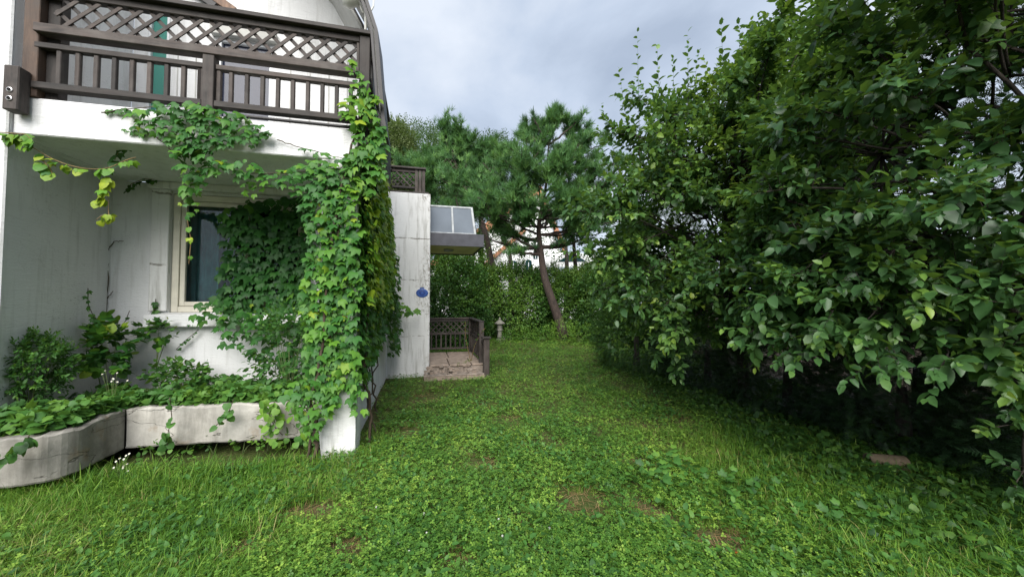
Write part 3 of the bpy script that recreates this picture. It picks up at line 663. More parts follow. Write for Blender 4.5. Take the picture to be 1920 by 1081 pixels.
def ivyleaf(curl=.16, skew=0.0, lob=1.0):
    o = [(0, 0), (-.30, -.06), (-.50, .18), (-.56, .58), (-.27, .52), (0, 1.0), (.27, .52), (.56, .58), (.50, .18), (.30, -.06)]
    V = np.array([(0, .34, .07)] + [((x * lob + skew * y * y), y * (1 + skew * x), 0.02 - 0.10 * (abs(x) > .5) - curl * y * y + skew * x * .5) for x, y in o], float)
    return V, np.array([(0, i, i % 10 + 1) for i in range(1, 11)])[:, [0, 2, 1]]
def roundleaf():
    o = [(0, 0), (-.34, -.05), (-.52, .3), (-.36, .72), (0, 1.0), (.36, .72), (.52, .3), (.34, -.05)]
    V = np.array([(0, .42, .06)] + [(x, y, -0.10 * y * y) for x, y in o], float)
    return V, np.array([(0, i, i % 8 + 1) for i in range(1, 9)])[:, [0, 2, 1]]
def needles(n=24, seed=0, wid=0.05):
    r = np.random.default_rng(seed); V, T = [], []
    for i in range(n):
        th, ph = r.uniform(0, 2 * math.pi), r.uniform(0.12, 1.0)
        d = np.array([math.sin(ph) * math.cos(th), math.cos(ph), math.sin(ph) * math.sin(th)]); b = d * 0.02 + np.array([0, r.uniform(-.35, .1), 0])
        s = nrm(np.cross(d, r.normal(size=3))) * wid / 2; k = len(V); V += [b - s, b + s, b + d * r.uniform(.75, 1.05)]; T.append((k, k + 1, k + 2))
    return np.array(V), np.array(T)
def yewsprig(n=12, seed=0):
    r = np.random.default_rng(seed); V, T = [], []
    for i in range(n):
        y = i / n * 0.75; sg = 1 if i % 2 else -1
        d = np.array([sg * 0.85, 0.55, r.uniform(-.15, .35)]); d /= np.linalg.norm(d); L = 0.32 * (1 - 0.4 * y)
        s = np.array([0, 1, 0]) * 0.045; b = np.array([0, y, 0]); k = len(V); V += [b - s, b + s, b + d * L]; T.append((k, k + 1, k + 2))
    return np.array(V), np.array(T)

class Leaves:
    """collects leaf placements: position, 3x3 frame (columns side, axis, normal, scaled), hue"""
    def __init__(s): s.p, s.m, s.h = [], [], []
    def add(s, p, d, n, L, h, wid=1.0):
        d = nrm(d); x = nrm(np.cross(d, n)); z = np.cross(x, d); L = np.broadcast_to(L, (len(p),))[:, None]
        s.p.append(p); s.m.append(np.stack([x * L * wid, d * L, z * L], -1)); s.h.append(np.broadcast_to(h, (len(p),)))
    def get(s): return np.concatenate(s.p), np.concatenate(s.m), np.concatenate(s.h)
def place(tmpl, p, m, h):
    V, T = tmpl; n = len(V)
    VV = (np.einsum('mij,vj->mvi', m, V) + p[:, None]).reshape(-1, 3)
    TT = (T[None] + (np.arange(len(p)) * n)[:, None, None]).reshape(-1, 3)
    return VV, TT, np.repeat(h, n)
def build_leaves(parent, base, lv, tmpls, mat, nparts=0, stuff='foliage', part='leaf', seed=0, fine=None):
    """nparts leaves that show largest become objects; the rest one mesh"""
    p, m, h = lv.get(); base = np.array(base, float); rng = np.random.default_rng(seed)
    var = rng.integers(0, len(tmpls), len(p))
    keep = np.ones(len(p), bool)
    if nparts:
        d = p - _C; y = d @ _F; size = np.linalg.norm(m[:, :, 1], axis=1) / np.maximum(y, 0.3)
        px, py = d[:, 0] / np.maximum(y, .01) * FPX, (d @ _U) / np.maximum(y, .01) * FPX
        inside = (y > .3) & (np.abs(px) < 950) & (np.abs(py) < 530)
        # leaves nearest the lens in each small window of view are the ones that show
        cell = (np.floor(px / 16) * 4000 + np.floor(py / 16)).astype(np.int64)
        order = np.lexsort((y, cell)); first = np.r_[True, cell[order][1:] != cell[order][:-1]]
        front = np.zeros(len(p), bool); front[order[first]] = True
        score = np.where(inside & front, size, -1); pick = np.argsort(-score)[:nparts]; pick = pick[score[pick] > 0]
        keep[pick] = False
        qs = {}
        for i in pick:
            hb = int(np.clip(h[i], 0, .999) * 5); key = (var[i], hb)
            if key not in qs:
                V, T = (fine or tmpls)[var[i]]; qs[key] = np_mesh(part, V, T, mat, {'hue': np.full(len(V), hb / 5 + .1)})
            o = link(part, qs[key], parent); A = np.eye(4); A[:3, :3] = m[i]; A[:3, 3] = p[i] - base
            if parent.rotation_euler.z: A = np.array(Matrix.Rotation(-parent.rotation_euler.z, 4, 'Z')) @ A
            o.matrix_local = Matrix(A.tolist())
    parts, hs = [], []
    for k in range(len(tmpls)):
        s = keep & (var == k)
        if s.any():
            V, T, hh = place(tmpls[k], p[s], m[s], h[s]); parts.append((V, T)); hs.append(hh)
    V, T = merge(parts); V = V - base
    if parent.rotation_euler.z:
        V = V @ np.array(Matrix.Rotation(parent.rotation_euler.z, 3, 'Z'))
    o = link(stuff, np_mesh(stuff, V, T, mat, {'hue': np.concatenate(hs)}), parent); o['kind'] = 'stuff'; return o
def build_tubes(name, parent, base, tubes, mat):
    V, T = merge(tubes); V = V - np.array(base, float)
    if parent.rotation_euler.z: V = V @ np.array(Matrix.Rotation(parent.rotation_euler.z, 3, 'Z'))
    return link(name, np_mesh(name, V, T, mat), parent)
def rdir(rng, n): return nrm(rng.normal(size=(n, 3)))
def twig_leaves(lv, P, D, L, n, ll, rng, hue, tipboost=0.42, spread=(70, 25), upn=1.0, droop=0.35, jit=0.45, wid=1.0, start=0.12):
    k = len(P); t = np.linspace(start, 1, n)
    e1 = nrm(np.cross(D, np.array([0.13, 0.21, 0.97]))); e2 = np.cross(D, e1)
    ang = np.arange(n)[None] * 2.4 + rng.uniform(0, 6.28, (k, 1)); rad = e1[:, None] * np.cos(ang)[..., None] + e2[:, None] * np.sin(ang)[..., None]
    phi = np.radians(np.interp(t, [0, 1], spread))[None, :, None] + rng.normal(0, .18, (k, n, 1))
    d = D[:, None] * np.cos(phi) + rad * np.sin(phi); d[..., 2] -= droop * rng.random((k, n))
    p = P[:, None] + D[:, None] * (np.broadcast_to(L, (k,))[:, None, None] * t[None, :, None])
    nn = np.array([0, 0, upn]) + D[:, None] * 0.35 + rng.normal(0, jit, (k, n, 3))
    sz = ll * rng.uniform(.5, 1.18, (k, n)) * np.interp(t, [0, .5, 1], [.85, 1.05, .7])
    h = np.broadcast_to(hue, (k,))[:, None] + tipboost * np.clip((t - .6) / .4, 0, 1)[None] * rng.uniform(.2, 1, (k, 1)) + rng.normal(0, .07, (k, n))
    lv.add(p.reshape(-1, 3), d.reshape(-1, 3), nn.reshape(-1, 3), sz.ravel(), np.clip(h, 0, 1).ravel(), wid)
def twig_tubes(P, D, L, r=0.004):
    k = len(P); L = np.broadcast_to(L, (k,))[:, None]; e1 = nrm(np.cross(D, np.array([.2, .1, .95]))); e2 = np.cross(D, e1); Q = P + D * L
    V = np.concatenate([P + e1 * r, P - e1 * r * .5 + e2 * r * .87, P - e1 * r * .5 - e2 * r * .87, Q], 0); i = np.arange(k)
    T = np.concatenate([np.stack([i, i + k, i + 3 * k], -1), np.stack([i + k, i + 2 * k, i + 3 * k], -1), np.stack([i + 2 * k, i, i + 3 * k], -1)]); return V, T

def broad_tree(name, label, base, trunk_top, trunk_r, boughs, tw, nl, ll, mat, tmpls, seed, hue=0.4, nparts=0, barkm='bark_dark', group=None, twl=(0.22, 0.42), spread=(72, 28), uptwig=0.35, shoots=None, tmin=0.3, bough_r=0.011):
    """boughs: list of (root, tip) pairs; leafy twigs grow along each bough"""
    rng = np.random.default_rng(seed); base = np.array(base, float); root = empty(name, base); tag(root, label, 'tree', group)
    tt = np.array(trunk_top, float); tr = bez(base + [0, 0, -0.1], (base + tt) / 2 + [rng.uniform(-.2, .2), rng.uniform(-.2, .2), 0], tt, 9)
    build_tubes('trunk', root, base, [tube_vt(tr, np.linspace(trunk_r, trunk_r * .55, 9), 10)], M[barkm])
    lv = Leaves(); tubes, tws = [], []
    roots = np.array([q[0] for q in boughs], float); hubs = roots[rng.choice(len(roots), min(len(roots), 13), replace=False)] * .75 + tt * .25
    for hbp in hubs: s = tr[int(rng.integers(4, 9))]; tubes.append(tube_vt(bez(s, (s + hbp) / 2 + [0, 0, rng.uniform(-.1, .3)], hbp, 8), np.linspace(trunk_r * .45, bough_r * 1.4, 8), 7))
    for (q0, q1) in boughs:
        q0, q1 = np.array(q0, float), np.array(q1, float); L = np.linalg.norm(q1 - q0)
        mid = (q0 + q1) / 2 + np.array([rng.uniform(-.12, .12), rng.uniform(-.12, .12), rng.uniform(.02, .16)]) * L
        c = bez(q0, mid, q1, 10); tubes.append(tube_vt(c, np.linspace(bough_r, 0.004, 10), 5))
        s = hubs[np.argmin(np.linalg.norm(hubs - q0, axis=1))]; tubes.append(tube_vt(bez(s, (s + q0) / 2 + [0, 0, rng.uniform(-.05, .1)], q0, 5), np.linspace(bough_r * 1.2, bough_r, 5), 5))
        n = max(3, int(tw * (0.6 + 0.4 * L))); t = tmin + (1 - tmin) * rng.random(n) ** 0.8; t[0] = 1.0
        P = (1 - t)[:, None] ** 2 * q0 + 2 * (t * (1 - t))[:, None] * mid + (t * t)[:, None] * q1
        tg = nrm(2 * (1 - t)[:, None] * (mid - q0) + 2 * t[:, None] * (q1 - mid))
        D = nrm(tg * rng.uniform(.3, 1.0, (n, 1)) + rdir(rng, n) * .75 + np.array([0, 0, uptwig])); D[0] = tg[0]
        TL = rng.uniform(*twl, n); hb = hue + rng.normal(0, .13)
        twig_leaves(lv, P, D, TL, nl, ll, rng, hb + rng.normal(0, .05, n), spread=spread); tws.append(twig_tubes(P, D, TL, 0.0035))
    if shoots:
        P = np.array([s[0] for s in shoots], float); Q = np.array([s[1] for s in shoots], float); D = nrm(Q - P); L = np.linalg.norm(Q - P, axis=1)
        twig_leaves(lv, P, D, L, 26, ll * 1.1, rng, hue - .05, spread=(62, 42), start=.05); tws.append(twig_tubes(P, D, L, 0.006))
    build_tubes('branches', root, base, tubes + tws, M[barkm])
    build_leaves(root, base, lv, tmpls, mat, nparts, seed=seed, fine=OVF if tmpls is OV else None); return root
def pxof(p):
    d = np.asarray(p) - _C; y = max(d @ _F, .1); return 960 + FPX * d[0] / y, 540.5 - FPX * (d @ _U) / y
def ellipsoid_boughs(c, r, n, rng, zmin, inner=0.4, zmax=99, keep=None, front=0.35, var=.07):
    out = []; c, r = np.array(c, float), np.array(r, float)
    while len(out) < n:
        d = rdir(rng, 1)[0]
        toward = nrm(_C - c)
        if d @ toward < -0.25 and rng.random() > front: continue
        rad = 1 + rng.normal(0, var); tip = c + d * r * rad
        if tip[2] < zmin or tip[2] > zmax: continue
        if keep is not None and not keep(tip): continue
        rootp = c + d * r * inner * rng.uniform(.7, 1.3); rootp[2] = max(rootp[2] - .2, zmin)
        out.append((rootp, tip))
    return out

# ------------------------------------------------------------------ trees along the right border
OV = [ovate(.29, .08, .22), ovate(.32, .05, .35), ovate(.26, .12, .10)]
OVF = [ovate_fine(.29, .08, .22), ovate_fine(.32, .05, .35, .6), ovate_fine(.26, .12, .10, -.6)]
rng = np.random.default_rng(11)
cA, rA = (3.35, 5.8, 2.9), (2.25, 2.1, 3.0)
def keepA(t): px, py = pxof(t); return px > np.interp(py, [0, 110, 220, 300, 440], [1480, 1390, 1225, 1155, 1115])
def keepC(t): px, py = pxof(t); return px > np.interp(py, [-200, 0, 60, 150], [1700, 1500, 1420, 1350])
bA = ellipsoid_boughs(cA, np.array(rA) * .66, 40, rng, 0.7, front=.2, keep=keepA) + ellipsoid_boughs(cA, rA, 45, rng, 0.85, front=.2, keep=keepA, var=.1, inner=.5)
outA = [(1105, 470), (1140, 340), (1215, 245), (1330, 165), (1450, 70), (1580, 0), (1620, 300), (1560, 600), (1400, 640), (1250, 630), (1140, 560)]
def in_outline(x, y, poly):
    r = False
    for k in range(len(poly)):
        (x0, y0), (x1, y1) = poly[k], poly[k - 1]
        if (y0 > y) != (y1 > y) and x < (x1 - x0) * (y - y0) / (y1 - y0) + x0: r = not r
    return r
while len(bA) < 205:
    px, py = rng.uniform(1100, 1620), rng.uniform(0, 640)
    if not in_outline(px, py, outA): continue
    tip = W(px, py, rng.uniform(4.3, 6.6)); c_ = np.array([3.4, 5.9, np.clip(tip[2] - .35, 1.0, 4.2)]); v_ = c_ - tip; bA.append((tip + v_ * min(1.0, 1.15 / np.linalg.norm(v_)), tip))
bA += [((2.6, 5.4, 1.6), W(1240, 655, 4.7)), ((2.4, 5.3, 2.0), W(1100, 470, 5.0)), ((2.3, 5.2, 2.3), W(1130, 545, 5.1)), ((2.4, 5.5, 2.6), W(1085, 395, 5.3)), ((2.5, 5.2, 2.4), W(1180, 560, 4.5)),
       ((2.5, 5.2, 2.7), W(1150, 480, 4.6)), ((2.6, 5.0, 2.2), W(1300, 520, 4.0)), ((2.7, 5.0, 1.7), W(1270, 610, 4.3)), ((2.5, 5.3, 3.6), W(1150, 250, 5.2)), ((2.7, 5.3, 4.0), W(1200, 190, 5.2))]
bA += [((2.9, 5.6, z_), W(px, py, Y_)) for px, py, Y_, z_ in ((1165, 335, 5.3, 2.9), (1190, 275, 5.5, 3.1), (1235, 225, 5.5, 3.4), (1290, 185, 5.5, 3.6), (1340, 155, 5.4, 3.8), (1400, 115, 5.3, 4.0), (1255, 285, 5.0, 3.1), (1315, 240, 5.0, 3.4), (1385, 190, 5.0, 3.6), (1210, 330, 5.0, 2.9), (1430, 75, 5.2, 4.2), (1135, 385, 5.5, 2.6), (1290, 320, 4.7, 2.9), (1360, 270, 4.7, 3.2), (1440, 150, 4.9, 3.8), (1230, 250, 6.2, 3.4), (1300, 210, 6.2, 3.7), (1370, 140, 6.2, 4.2), (1180, 300, 6.2, 3.0), (1330, 200, 5.7, 3.7), (1270, 250, 5.8, 3.4))]
sh = [(W(1200, 330, 5.4), W(1195, 60, 5.3)), (W(1240, 280, 5.4), W(1232, 85, 5.3)), (W(1290, 260, 5.2), W(1290, 60, 5.1)), (W(1290, 250, 5.6), W(1310, 95, 5.6)), (W(1360, 220, 5.0), W(1352, 40, 4.9)),
      (W(1190, 330, 5.6), W(1160, 128, 5.5)), (W(1180, 400, 5.3), W(1128, 195, 5.2)), (W(1400, 180, 5.0), W(1385, 40, 4.9)), (W(1160, 390, 5.5), W(1118, 232, 5.5)), (W(1440, 170, 5.2), W(1432, 25, 5.1)), (W(1265, 250, 5.8), W(1262, 110, 5.8))]
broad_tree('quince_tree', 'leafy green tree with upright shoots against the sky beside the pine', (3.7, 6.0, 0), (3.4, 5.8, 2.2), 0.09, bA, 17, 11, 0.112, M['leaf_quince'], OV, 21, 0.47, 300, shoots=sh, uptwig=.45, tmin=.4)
cB, rB = (3.95, 2.95, 3.1), (2.05, 1.55, 2.7)
def keepB(t): px, py = pxof(t); return t[1] > 0.9 and px > np.interp(py, [-300, 0, 200, 400], [1650, 1530, 1430, 1340])
bB = ellipsoid_boughs(cB, rB, 105, rng, 1.45, front=.2, keep=keepB, var=.13, inner=.5) + ellipsoid_boughs(cB, np.array(rB) * .66, 45, rng, 1.2, front=.2, keep=keepB)
bB += [((3.2, 3.5, 1.7), W(1405, 623, 3.1)), ((3.2, 3.2, 1.5), W(1500, 645, 2.9)), ((3.3, 3.0, 1.4), W(1640, 670, 2.6)), ((3.4, 2.9, 1.4), W(1770, 680, 2.4)), ((3.4, 2.8, 1.3), W(1870, 690, 2.35)),
       ((3.0, 3.3, 1.9), W(1560, 585, 2.7)), ((3.1, 3.1, 1.9), W(1700, 545, 2.5)), ((3.2, 3.0, 1.9), W(1830, 545, 2.4)), ((2.9, 3.4, 2.0), W(1500, 455, 2.9)), ((3.0, 3.2, 2.2), W(1600, 405, 2.6)),
       ((3.1, 3.0, 2.3), W(1740, 285, 2.5)), ((3.2, 3.0, 2.4), W(1860, 405, 2.3)), ((2.9, 3.4, 2.4), W(1440, 365, 3.2)), ((3.1, 3.1, 1.6), W(1560, 625, 2.75)), ((3.1, 3.1, 1.7), W(1480, 575, 3.0)), ((3.2, 2.9, 2.0), W(1900, 575, 2.2)),
       ((3.4, 3.2, 2.9), W(1850, 150, 2.6)), ((3.4, 3.2, 3.2), W(1790, 60, 2.9)), ((3.5, 3.0, 2.8), W(1905, 250, 2.5)), ((3.3, 3.4, 3.2), W(1690, 110, 3.1)), ((3.6, 3.2, 3.2), W(1900, 90, 2.7)), ((3.4, 3.3, 3.0), W(1760, 200, 2.8)), ((3.6, 3.2, 3.4), W(1860, 20, 2.9))]
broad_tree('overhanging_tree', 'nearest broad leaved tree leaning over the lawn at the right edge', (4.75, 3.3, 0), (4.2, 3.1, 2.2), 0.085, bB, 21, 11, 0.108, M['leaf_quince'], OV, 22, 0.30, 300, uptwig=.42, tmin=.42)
# brighter tree behind them
bC = ellipsoid_boughs((5.0, 7.6, 4.6), (2.6, 2.0, 2.9), 85, rng, 1.5, keep=keepC)
broad_tree('mulberry_tree', 'brighter yellow green tree rising behind the leafy border trees', (5.0, 7.7, 0), (5.0, 7.6, 3.0), 0.10, bC, 20, 11, 0.12, M['leaf_bright'], [ovate(.36, .08, .2), ovate(.38, .05, .3)], 23, 0.55)
# dark evergreens that close the border
YW = [yewsprig(12, 1), yewsprig(12, 2)]
def yew(base, c, r, n, seed, label, zmin=0.15, mat='leaf_yew', name='yew_tree', ll=0.17, cat='tree', hue=.45):
    g = np.random.default_rng(seed); base = np.array(base, float); root = empty(name, base); tag(root, label, cat, 'evergreens closing the border' if name == 'yew_tree' else None)
    c, r = np.array(c, float), np.array(r, float)
    build_tubes('trunk', root, base, [tube_vt(bez(base + [0, 0, -.1], (base + c) / 2, c, 6), np.linspace(.09, .04, 6), 8)], M['bark_dark'])
    d = rdir(g, n * 2); tow = nrm(_C - c); ok = (d @ tow > -.3) | (g.random(n * 2) < .3); d = d[ok][:n]; n = len(d)
    lump = 1 + .22 * (noise2(d[:, 0] * 4 + seed, d[:, 2] * 4, 5) - .5) + .12 * (noise2(d[:, 0] * 11, d[:, 2] * 11 + d[:, 1] * 7, 6) - .5)
    rad = lump * g.uniform(.62, 1.02, n) ** .6; p = c + d * r * rad[:, None]; ok = p[:, 2] > zmin; p, d, rad = p[ok], d[ok], rad[ok]; n = len(p)
    lv = Leaves(); lv.add(p, nrm(d + rdir(g, n) * .7 + [0, 0, .15]), np.array([0, 0, 1.0]) + rdir(g, n) * .5, ll * g.uniform(.7, 1.3, n), np.clip(hue + g.normal(0, .2, n), 0, 1))
    build_leaves(root, base, lv, YW, M[mat], 0, 'crown', seed=seed); return root
for i, (x, y, h_) in enumerate(((5.3, -0.6, 5.0), (5.5, 1.2, 5.2), (6.0, 3.2, 6.0), (6.0, 5.4, 6.2), (5.4, 9.6, 5.4), (5.2, 12.3, 5.0))):
    yew((x, y, 0), (x, y, h_ * .5), (1.35, 1.5, h_ * .52), 5200, 40 + i, ('dark evergreen of the right border nearest the viewer', 'dark evergreen at the right edge behind the nearest tree', 'dark evergreen second along the right border', 'tall dark evergreen in the middle of the right border', 'dark evergreen fourth along the right border', 'farthest dark evergreen of the right border near the pine')[i])
yew((2.95, 8.9, 0), (2.95, 8.9, .95), (1.15, 1.2, 1.35), 6500, 51, 'low dark feathery shrub below the leafy tree at the lawn edge', 0.03, 'leaf_hedge', 'feathery_shrub', .13, 'shrub', .25)
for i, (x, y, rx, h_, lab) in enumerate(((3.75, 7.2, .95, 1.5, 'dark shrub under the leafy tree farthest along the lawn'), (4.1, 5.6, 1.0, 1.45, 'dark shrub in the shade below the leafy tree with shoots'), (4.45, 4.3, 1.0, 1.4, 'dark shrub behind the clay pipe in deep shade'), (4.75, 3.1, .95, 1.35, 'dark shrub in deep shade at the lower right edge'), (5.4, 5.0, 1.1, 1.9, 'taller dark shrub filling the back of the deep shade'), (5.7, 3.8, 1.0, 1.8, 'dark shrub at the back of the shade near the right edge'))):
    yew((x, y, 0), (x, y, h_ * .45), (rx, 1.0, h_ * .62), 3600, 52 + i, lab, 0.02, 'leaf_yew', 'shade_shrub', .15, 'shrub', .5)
# small broad leaved sapling at the right edge
sp = np.array([3.55, 2.55, 0]); bs = [((3.5, 2.55, .75), W(1870, 800, 2.5)), ((3.55, 2.6, .9), W(1905, 760, 2.5)), ((3.5, 2.5, .6), W(1900, 915, 2.5)), ((3.6, 2.6, .8), (3.9, 2.5, 1.1))]
broad_tree('sapling', 'thin stemmed sapling with pale leaves low at the right edge', sp, (3.5, 2.52, 1.0), 0.018, bs, 7, 9, 0.075, M['leaf_quince'], OV, 61, .42, 60, twl=(.1, .2), bough_r=.006)

# ------------------------------------------------------------------ shrubs at the back of the lawn
DM = [diamond(.34), diamond(.28, .2)]
def shrub(name, label, c, r, n, ll, seed, hue=.4, mat='leaf_hedge', cat='shrub', group=None, zmin=0.02):
    g = np.random.default_rng(seed); base = np.array([c[0], c[1], 0.0]); root = empty(name, base); tag(root, label, cat, group); c, r = np.array(c, float), np.array(r, float)
    st = [tube_vt(bez(base + [g.uniform(-.15, .15), g.uniform(-.15, .15), -.05], c * [1, 1, .5], c + rdir(g, 1)[0] * r * .7, 6), np.linspace(.03, .008, 6), 5) for _ in range(7)]
    build_tubes('stems', root, base, st, M['bark_dark'])
    d = rdir(g, int(n)); d = d[(d @ nrm(_C - c) > -.35)]; k = len(d)
    lump = 1 + .35 * (noise2(d[:, 0] * 3.5 + seed, d[:, 2] * 3.5 + d[:, 1] * 2, 7) - .5) + .2 * (noise2(d[:, 0] * 9 + seed, d[:, 2] * 9, 8) - .5)
    P = c + d * r * (lump * g.uniform(.55, 1.03, k) ** .5)[:, None]; ok = P[:, 2] > zmin; P, d = P[ok], d[ok]; k = len(P)
    D = nrm(d + rdir(g, k) * .6 + [0, 0, .35]); lv = Leaves()
    hb = hue + .45 * (noise2(P[:, 0] * 1.7 + seed, P[:, 2] * 1.9, 9) - .5) + .1 * D[:, 2]
    twig_leaves(lv, P, D, ll * 3.2, 7, ll, g, hb, .35, (70, 30), wid=1.0)
    build_leaves(root, base, lv, DM, M[mat], 0, 'crown', seed=seed); return root
HG = 'overgrown shrubs along the back of the lawn'
for i, (px, Y, w_, h_, hue) in enumerate(((822, 13.4, 1.5, 3.3, .22), (872, 17.2, 1.7, 3.1, .34), (960, 16.6, 1.7, 3.0, .38), (1030, 17.6, 1.7, 2.9, .46), (1105, 17.0, 1.8, 3.0, .48), (1165, 15.5, 1.7, 3.0, .42), (1225, 13.4, 1.6, 3.0, .35))):
    p = W(px, 560, Y); shrub('hedge_shrub', ('dark shrub behind the porch railing', 'rounded shrub behind the stone lantern', 'overgrown shrub left of the pine trunk', 'bright leaved shrub just behind the pine trunk', 'overgrown shrub right of the pine trunk', 'shrub in the back corner below the leafy tree', 'shrub at the right end of the back hedge')[i], (p[0], Y, h_ * .45), (w_, 1.25, h_ * .58), 6500, .12, 70 + i, hue + .1, group=HG)
p = W(893, 600, 15.9); shrub('rounded_shrub', 'low light flecked shrub between porch railing and stone lantern', (p[0], 15.9, .8), (.85, .7, 1.1), 3000, .075, 80, .45)
p = W(868, 500, 15.8); shrub('leafy_tree', 'slim leafy tree standing up behind the canopy', (p[0], 15.8, 3.0), (.95, .9, 1.9), 3000, .11, 81, .4, cat='tree', zmin=1.0)

# ------------------------------------------------------------------ pine
def pine(name, label, base, path, tips, seed, ntuft, crown, barkr=.2, hue=.45, group=None, ll=.17):
    g = np.random.default_rng(seed); base = np.array(base, float); root = empty(name, base); tag(root, label, 'tree', group)
    pth = np.array(path, float); t = np.linspace(0, 1, len(pth)); tt = np.linspace(0, 1, 22); P = np.stack([np.interp(tt, t, pth[:, i]) for i in range(3)], -1)
    P[1:-1] = (P[:-2] + 2 * P[1:-1] + P[2:]) / 4; P[:, :2] += .03 * np.stack([np.sin(tt * 17), np.cos(tt * 13)], -1)
    build_tubes('trunk', root, base, [tube_vt(P, np.interp(tt, [0, .1, .5, 1], [barkr * 1.25, barkr, barkr * .6, barkr * .15]), 12)], M['bark_pine'])
    br, lv = [], Leaves(); tubes = []
    for (s, q_, n_, sp_) in tips:
        s0 = P[int(s * 21)]; q_ = np.array(q_, float); L = np.linalg.norm(q_ - s0)
        mid = (s0 + q_) / 2 + np.array([g.uniform(-.1, .1), g.uniform(-.1, .1), g.uniform(-.16, .04)]) * L
        c = bez(s0, mid, q_, 12); c[1:-1] += g.normal(0, .035, (10, 3)) * L * .3; tubes.append(tube_vt(c, np.linspace(barkr * (.5 if s < .6 else .28), .015, 12), 7))
        for j in range(int(n_ * 1.7)):                        # sub-branches that carry the tufts
            t0 = g.uniform(.4, 1.0); a = c[int(t0 * 11)] + g.normal(0, .15, 3) * sp_; d = nrm(nrm(q_ - s0) * .6 + rdir(g, 1)[0] * [1, 1, .45] + [0, 0, .3]); L2 = g.uniform(.35, 1.0) * sp_
            e_ = a + d * L2; tubes.append(tube_vt(bez(a, (a + e_) / 2 + [0, 0, -.06], e_, 5), np.linspace(.018, .006, 5), 4))
            m_ = ntuft if q_[2] > 4.6 else ntuft // 3; u_ = g.uniform(.35, 1.05, m_)[:, None]; pp = a + (e_ - a) * u_ + g.normal(0, .10 * sp_, (m_, 3)) * [1, 1, .7]
            dd = nrm(d * .5 + rdir(g, m_) * .6 + [0, 0, .75]); hh = np.clip(hue + g.normal(0, .12) + g.normal(0, .24, m_) + .25 * (u_[:, 0] - .7), 0, 1)
            lv.add(pp, dd, rdir(g, m_), ll * g.uniform(.75, 1.25, m_), hh)
    build_tubes('branches', root, base, tubes, M['bark_pine'])
    build_leaves(root, base, lv, [needles(17, 1, .075), needles(17, 2, .075), needles(14, 3, .07)], M['needle'], 0, 'crown', seed=seed); return root
YP = 15.6
pb_ = W(1058, 632, YP)
pth = [W(1058, 634, YP), W(1040, 580, YP), W(1022, 520, YP), W(1013, 475, YP), W(1010, 440, YP), W(1014, 400, YP), W(1024, 340, YP), W(1030, 270, YP)]
g = np.random.default_rng(3); tips = []
for (s, px, py, dy, n_, sp_) in ((.45, 930, 425, .3, 7, .8), (.45, 965, 470, -.6, 6, .6), (.50, 1080, 455, .3, 6, .7), (.55, 900, 400, .8, 9, 1.0), (.6, 1110, 420, -.4, 9, 1.0), (.6, 870, 350, -.3, 12, 1.1),
                                 (.65, 950, 360, -1.2, 13, 1.1), (.65, 1130, 350, .5, 12, 1.1), (.7, 840, 300, .6, 12, 1.2), (.7, 1060, 370, -1.4, 12, 1.0), (.72, 905, 305, 1.0, 12, 1.2), (.75, 1120, 290, .2, 12, 1.1), (.8, 980, 300, -1.0, 13, 1.1),
                                 (.8, 1090, 260, -.6, 12, 1.0), (.85, 940, 290, .4, 11, 1.0), (.85, 1050, 310, -1.2, 12, 1.0), (.9, 1000, 255, -.4, 11, .9), (.9, 1070, 240, .5, 10, .9), (1.0, 1030, 225, 0, 9, .8), (1.0, 985, 250, .3, 8, .8),
                                 (.95, 1100, 235, .3, 8, .8), (.75, 820, 330, .2, 10, 1.1), (.62, 985, 395, -1.3, 9, .9), (.62, 1040, 400, 1.1, 9, .9), (.66, 890, 375, -1.0, 10, .9), (.5, 905, 440, .2, 4, .6), (.52, 1105, 440, .4, 5, .7), (.6, 1145, 400, .2, 8, .9), (.75, 1150, 320, -.2, 9, 1.0), (1., 1032, 205, 0, 3, .5), (1., 1000, 222, -.2, 3, .5), (1., 1062, 214, .2, 3, .5), (1., 975, 232, .2, 3, .5), (1., 1085, 222, .1, 3, .5), (.78, 1160, 300, .3, 11, 1.0), (.7, 1168, 360, .6, 11, 1.0), (.88, 1140, 262, .4, 9, .9), (.64, 1165, 415, .8, 9, .9), (.6, 1120, 440, .8, 8, .8)):
    tips.append((s, W(px, py, YP + dy * 1.3), n_, sp_))
pine('pine_tree', 'leaning red barked pine with spreading crown at the back of the lawn', pb_, pth, tips, 31, 15, None, .19, ll=.28)
pb2 = W(940, 560, 20.5); pb2[2] = 0
tips2 = [(s, W(px, py, 20.5 + dy), n_, 1.3) for s, px, py, dy, n_ in ((.6, 780, 300, 0, 14), (.7, 830, 280, .5, 14), (.8, 760, 330, -.6, 14), (.75, 860, 320, .4, 14), (.9, 800, 345, -.5, 14), (1., 850, 262, 0, 12), (.65, 900, 330, .3, 12), (.55, 815, 390, 0, 10), (.9, 905, 285, 0, 12))]
pine('pine_tree', 'paler pine behind the porch terrace with bare upper limb', pb2, [pb2, W(915, 450, 20.5), W(890, 380, 20.5), W(850, 300, 20.5), W(845, 270, 20.5)], tips2, 32, 20, None, .2, .42, ll=.36)
for (px, lean, Y, lab) in ((1092, -14, 19.0, 'slim dark trunked pine behind the hedge right of the leaning pine'), (848, 8, 18.5, 'slim pine trunk behind the hedge under the canopy')):
    b_ = W(px, 560, Y); b_[2] = 0
    pine('slim_pine', lab, b_, [b_, W(px + lean, 480, Y), W(px + lean * 1.6, 420, Y), W(px + lean, 370, Y)], [(.8, W(px - 40, 400, Y), 6, .8), (.9, W(px + 35, 395, Y), 6, .8), (1., W(px + 5, 360, Y), 7, .9)], 33 + int(px), 14, None, .13, .35, ll=.3)

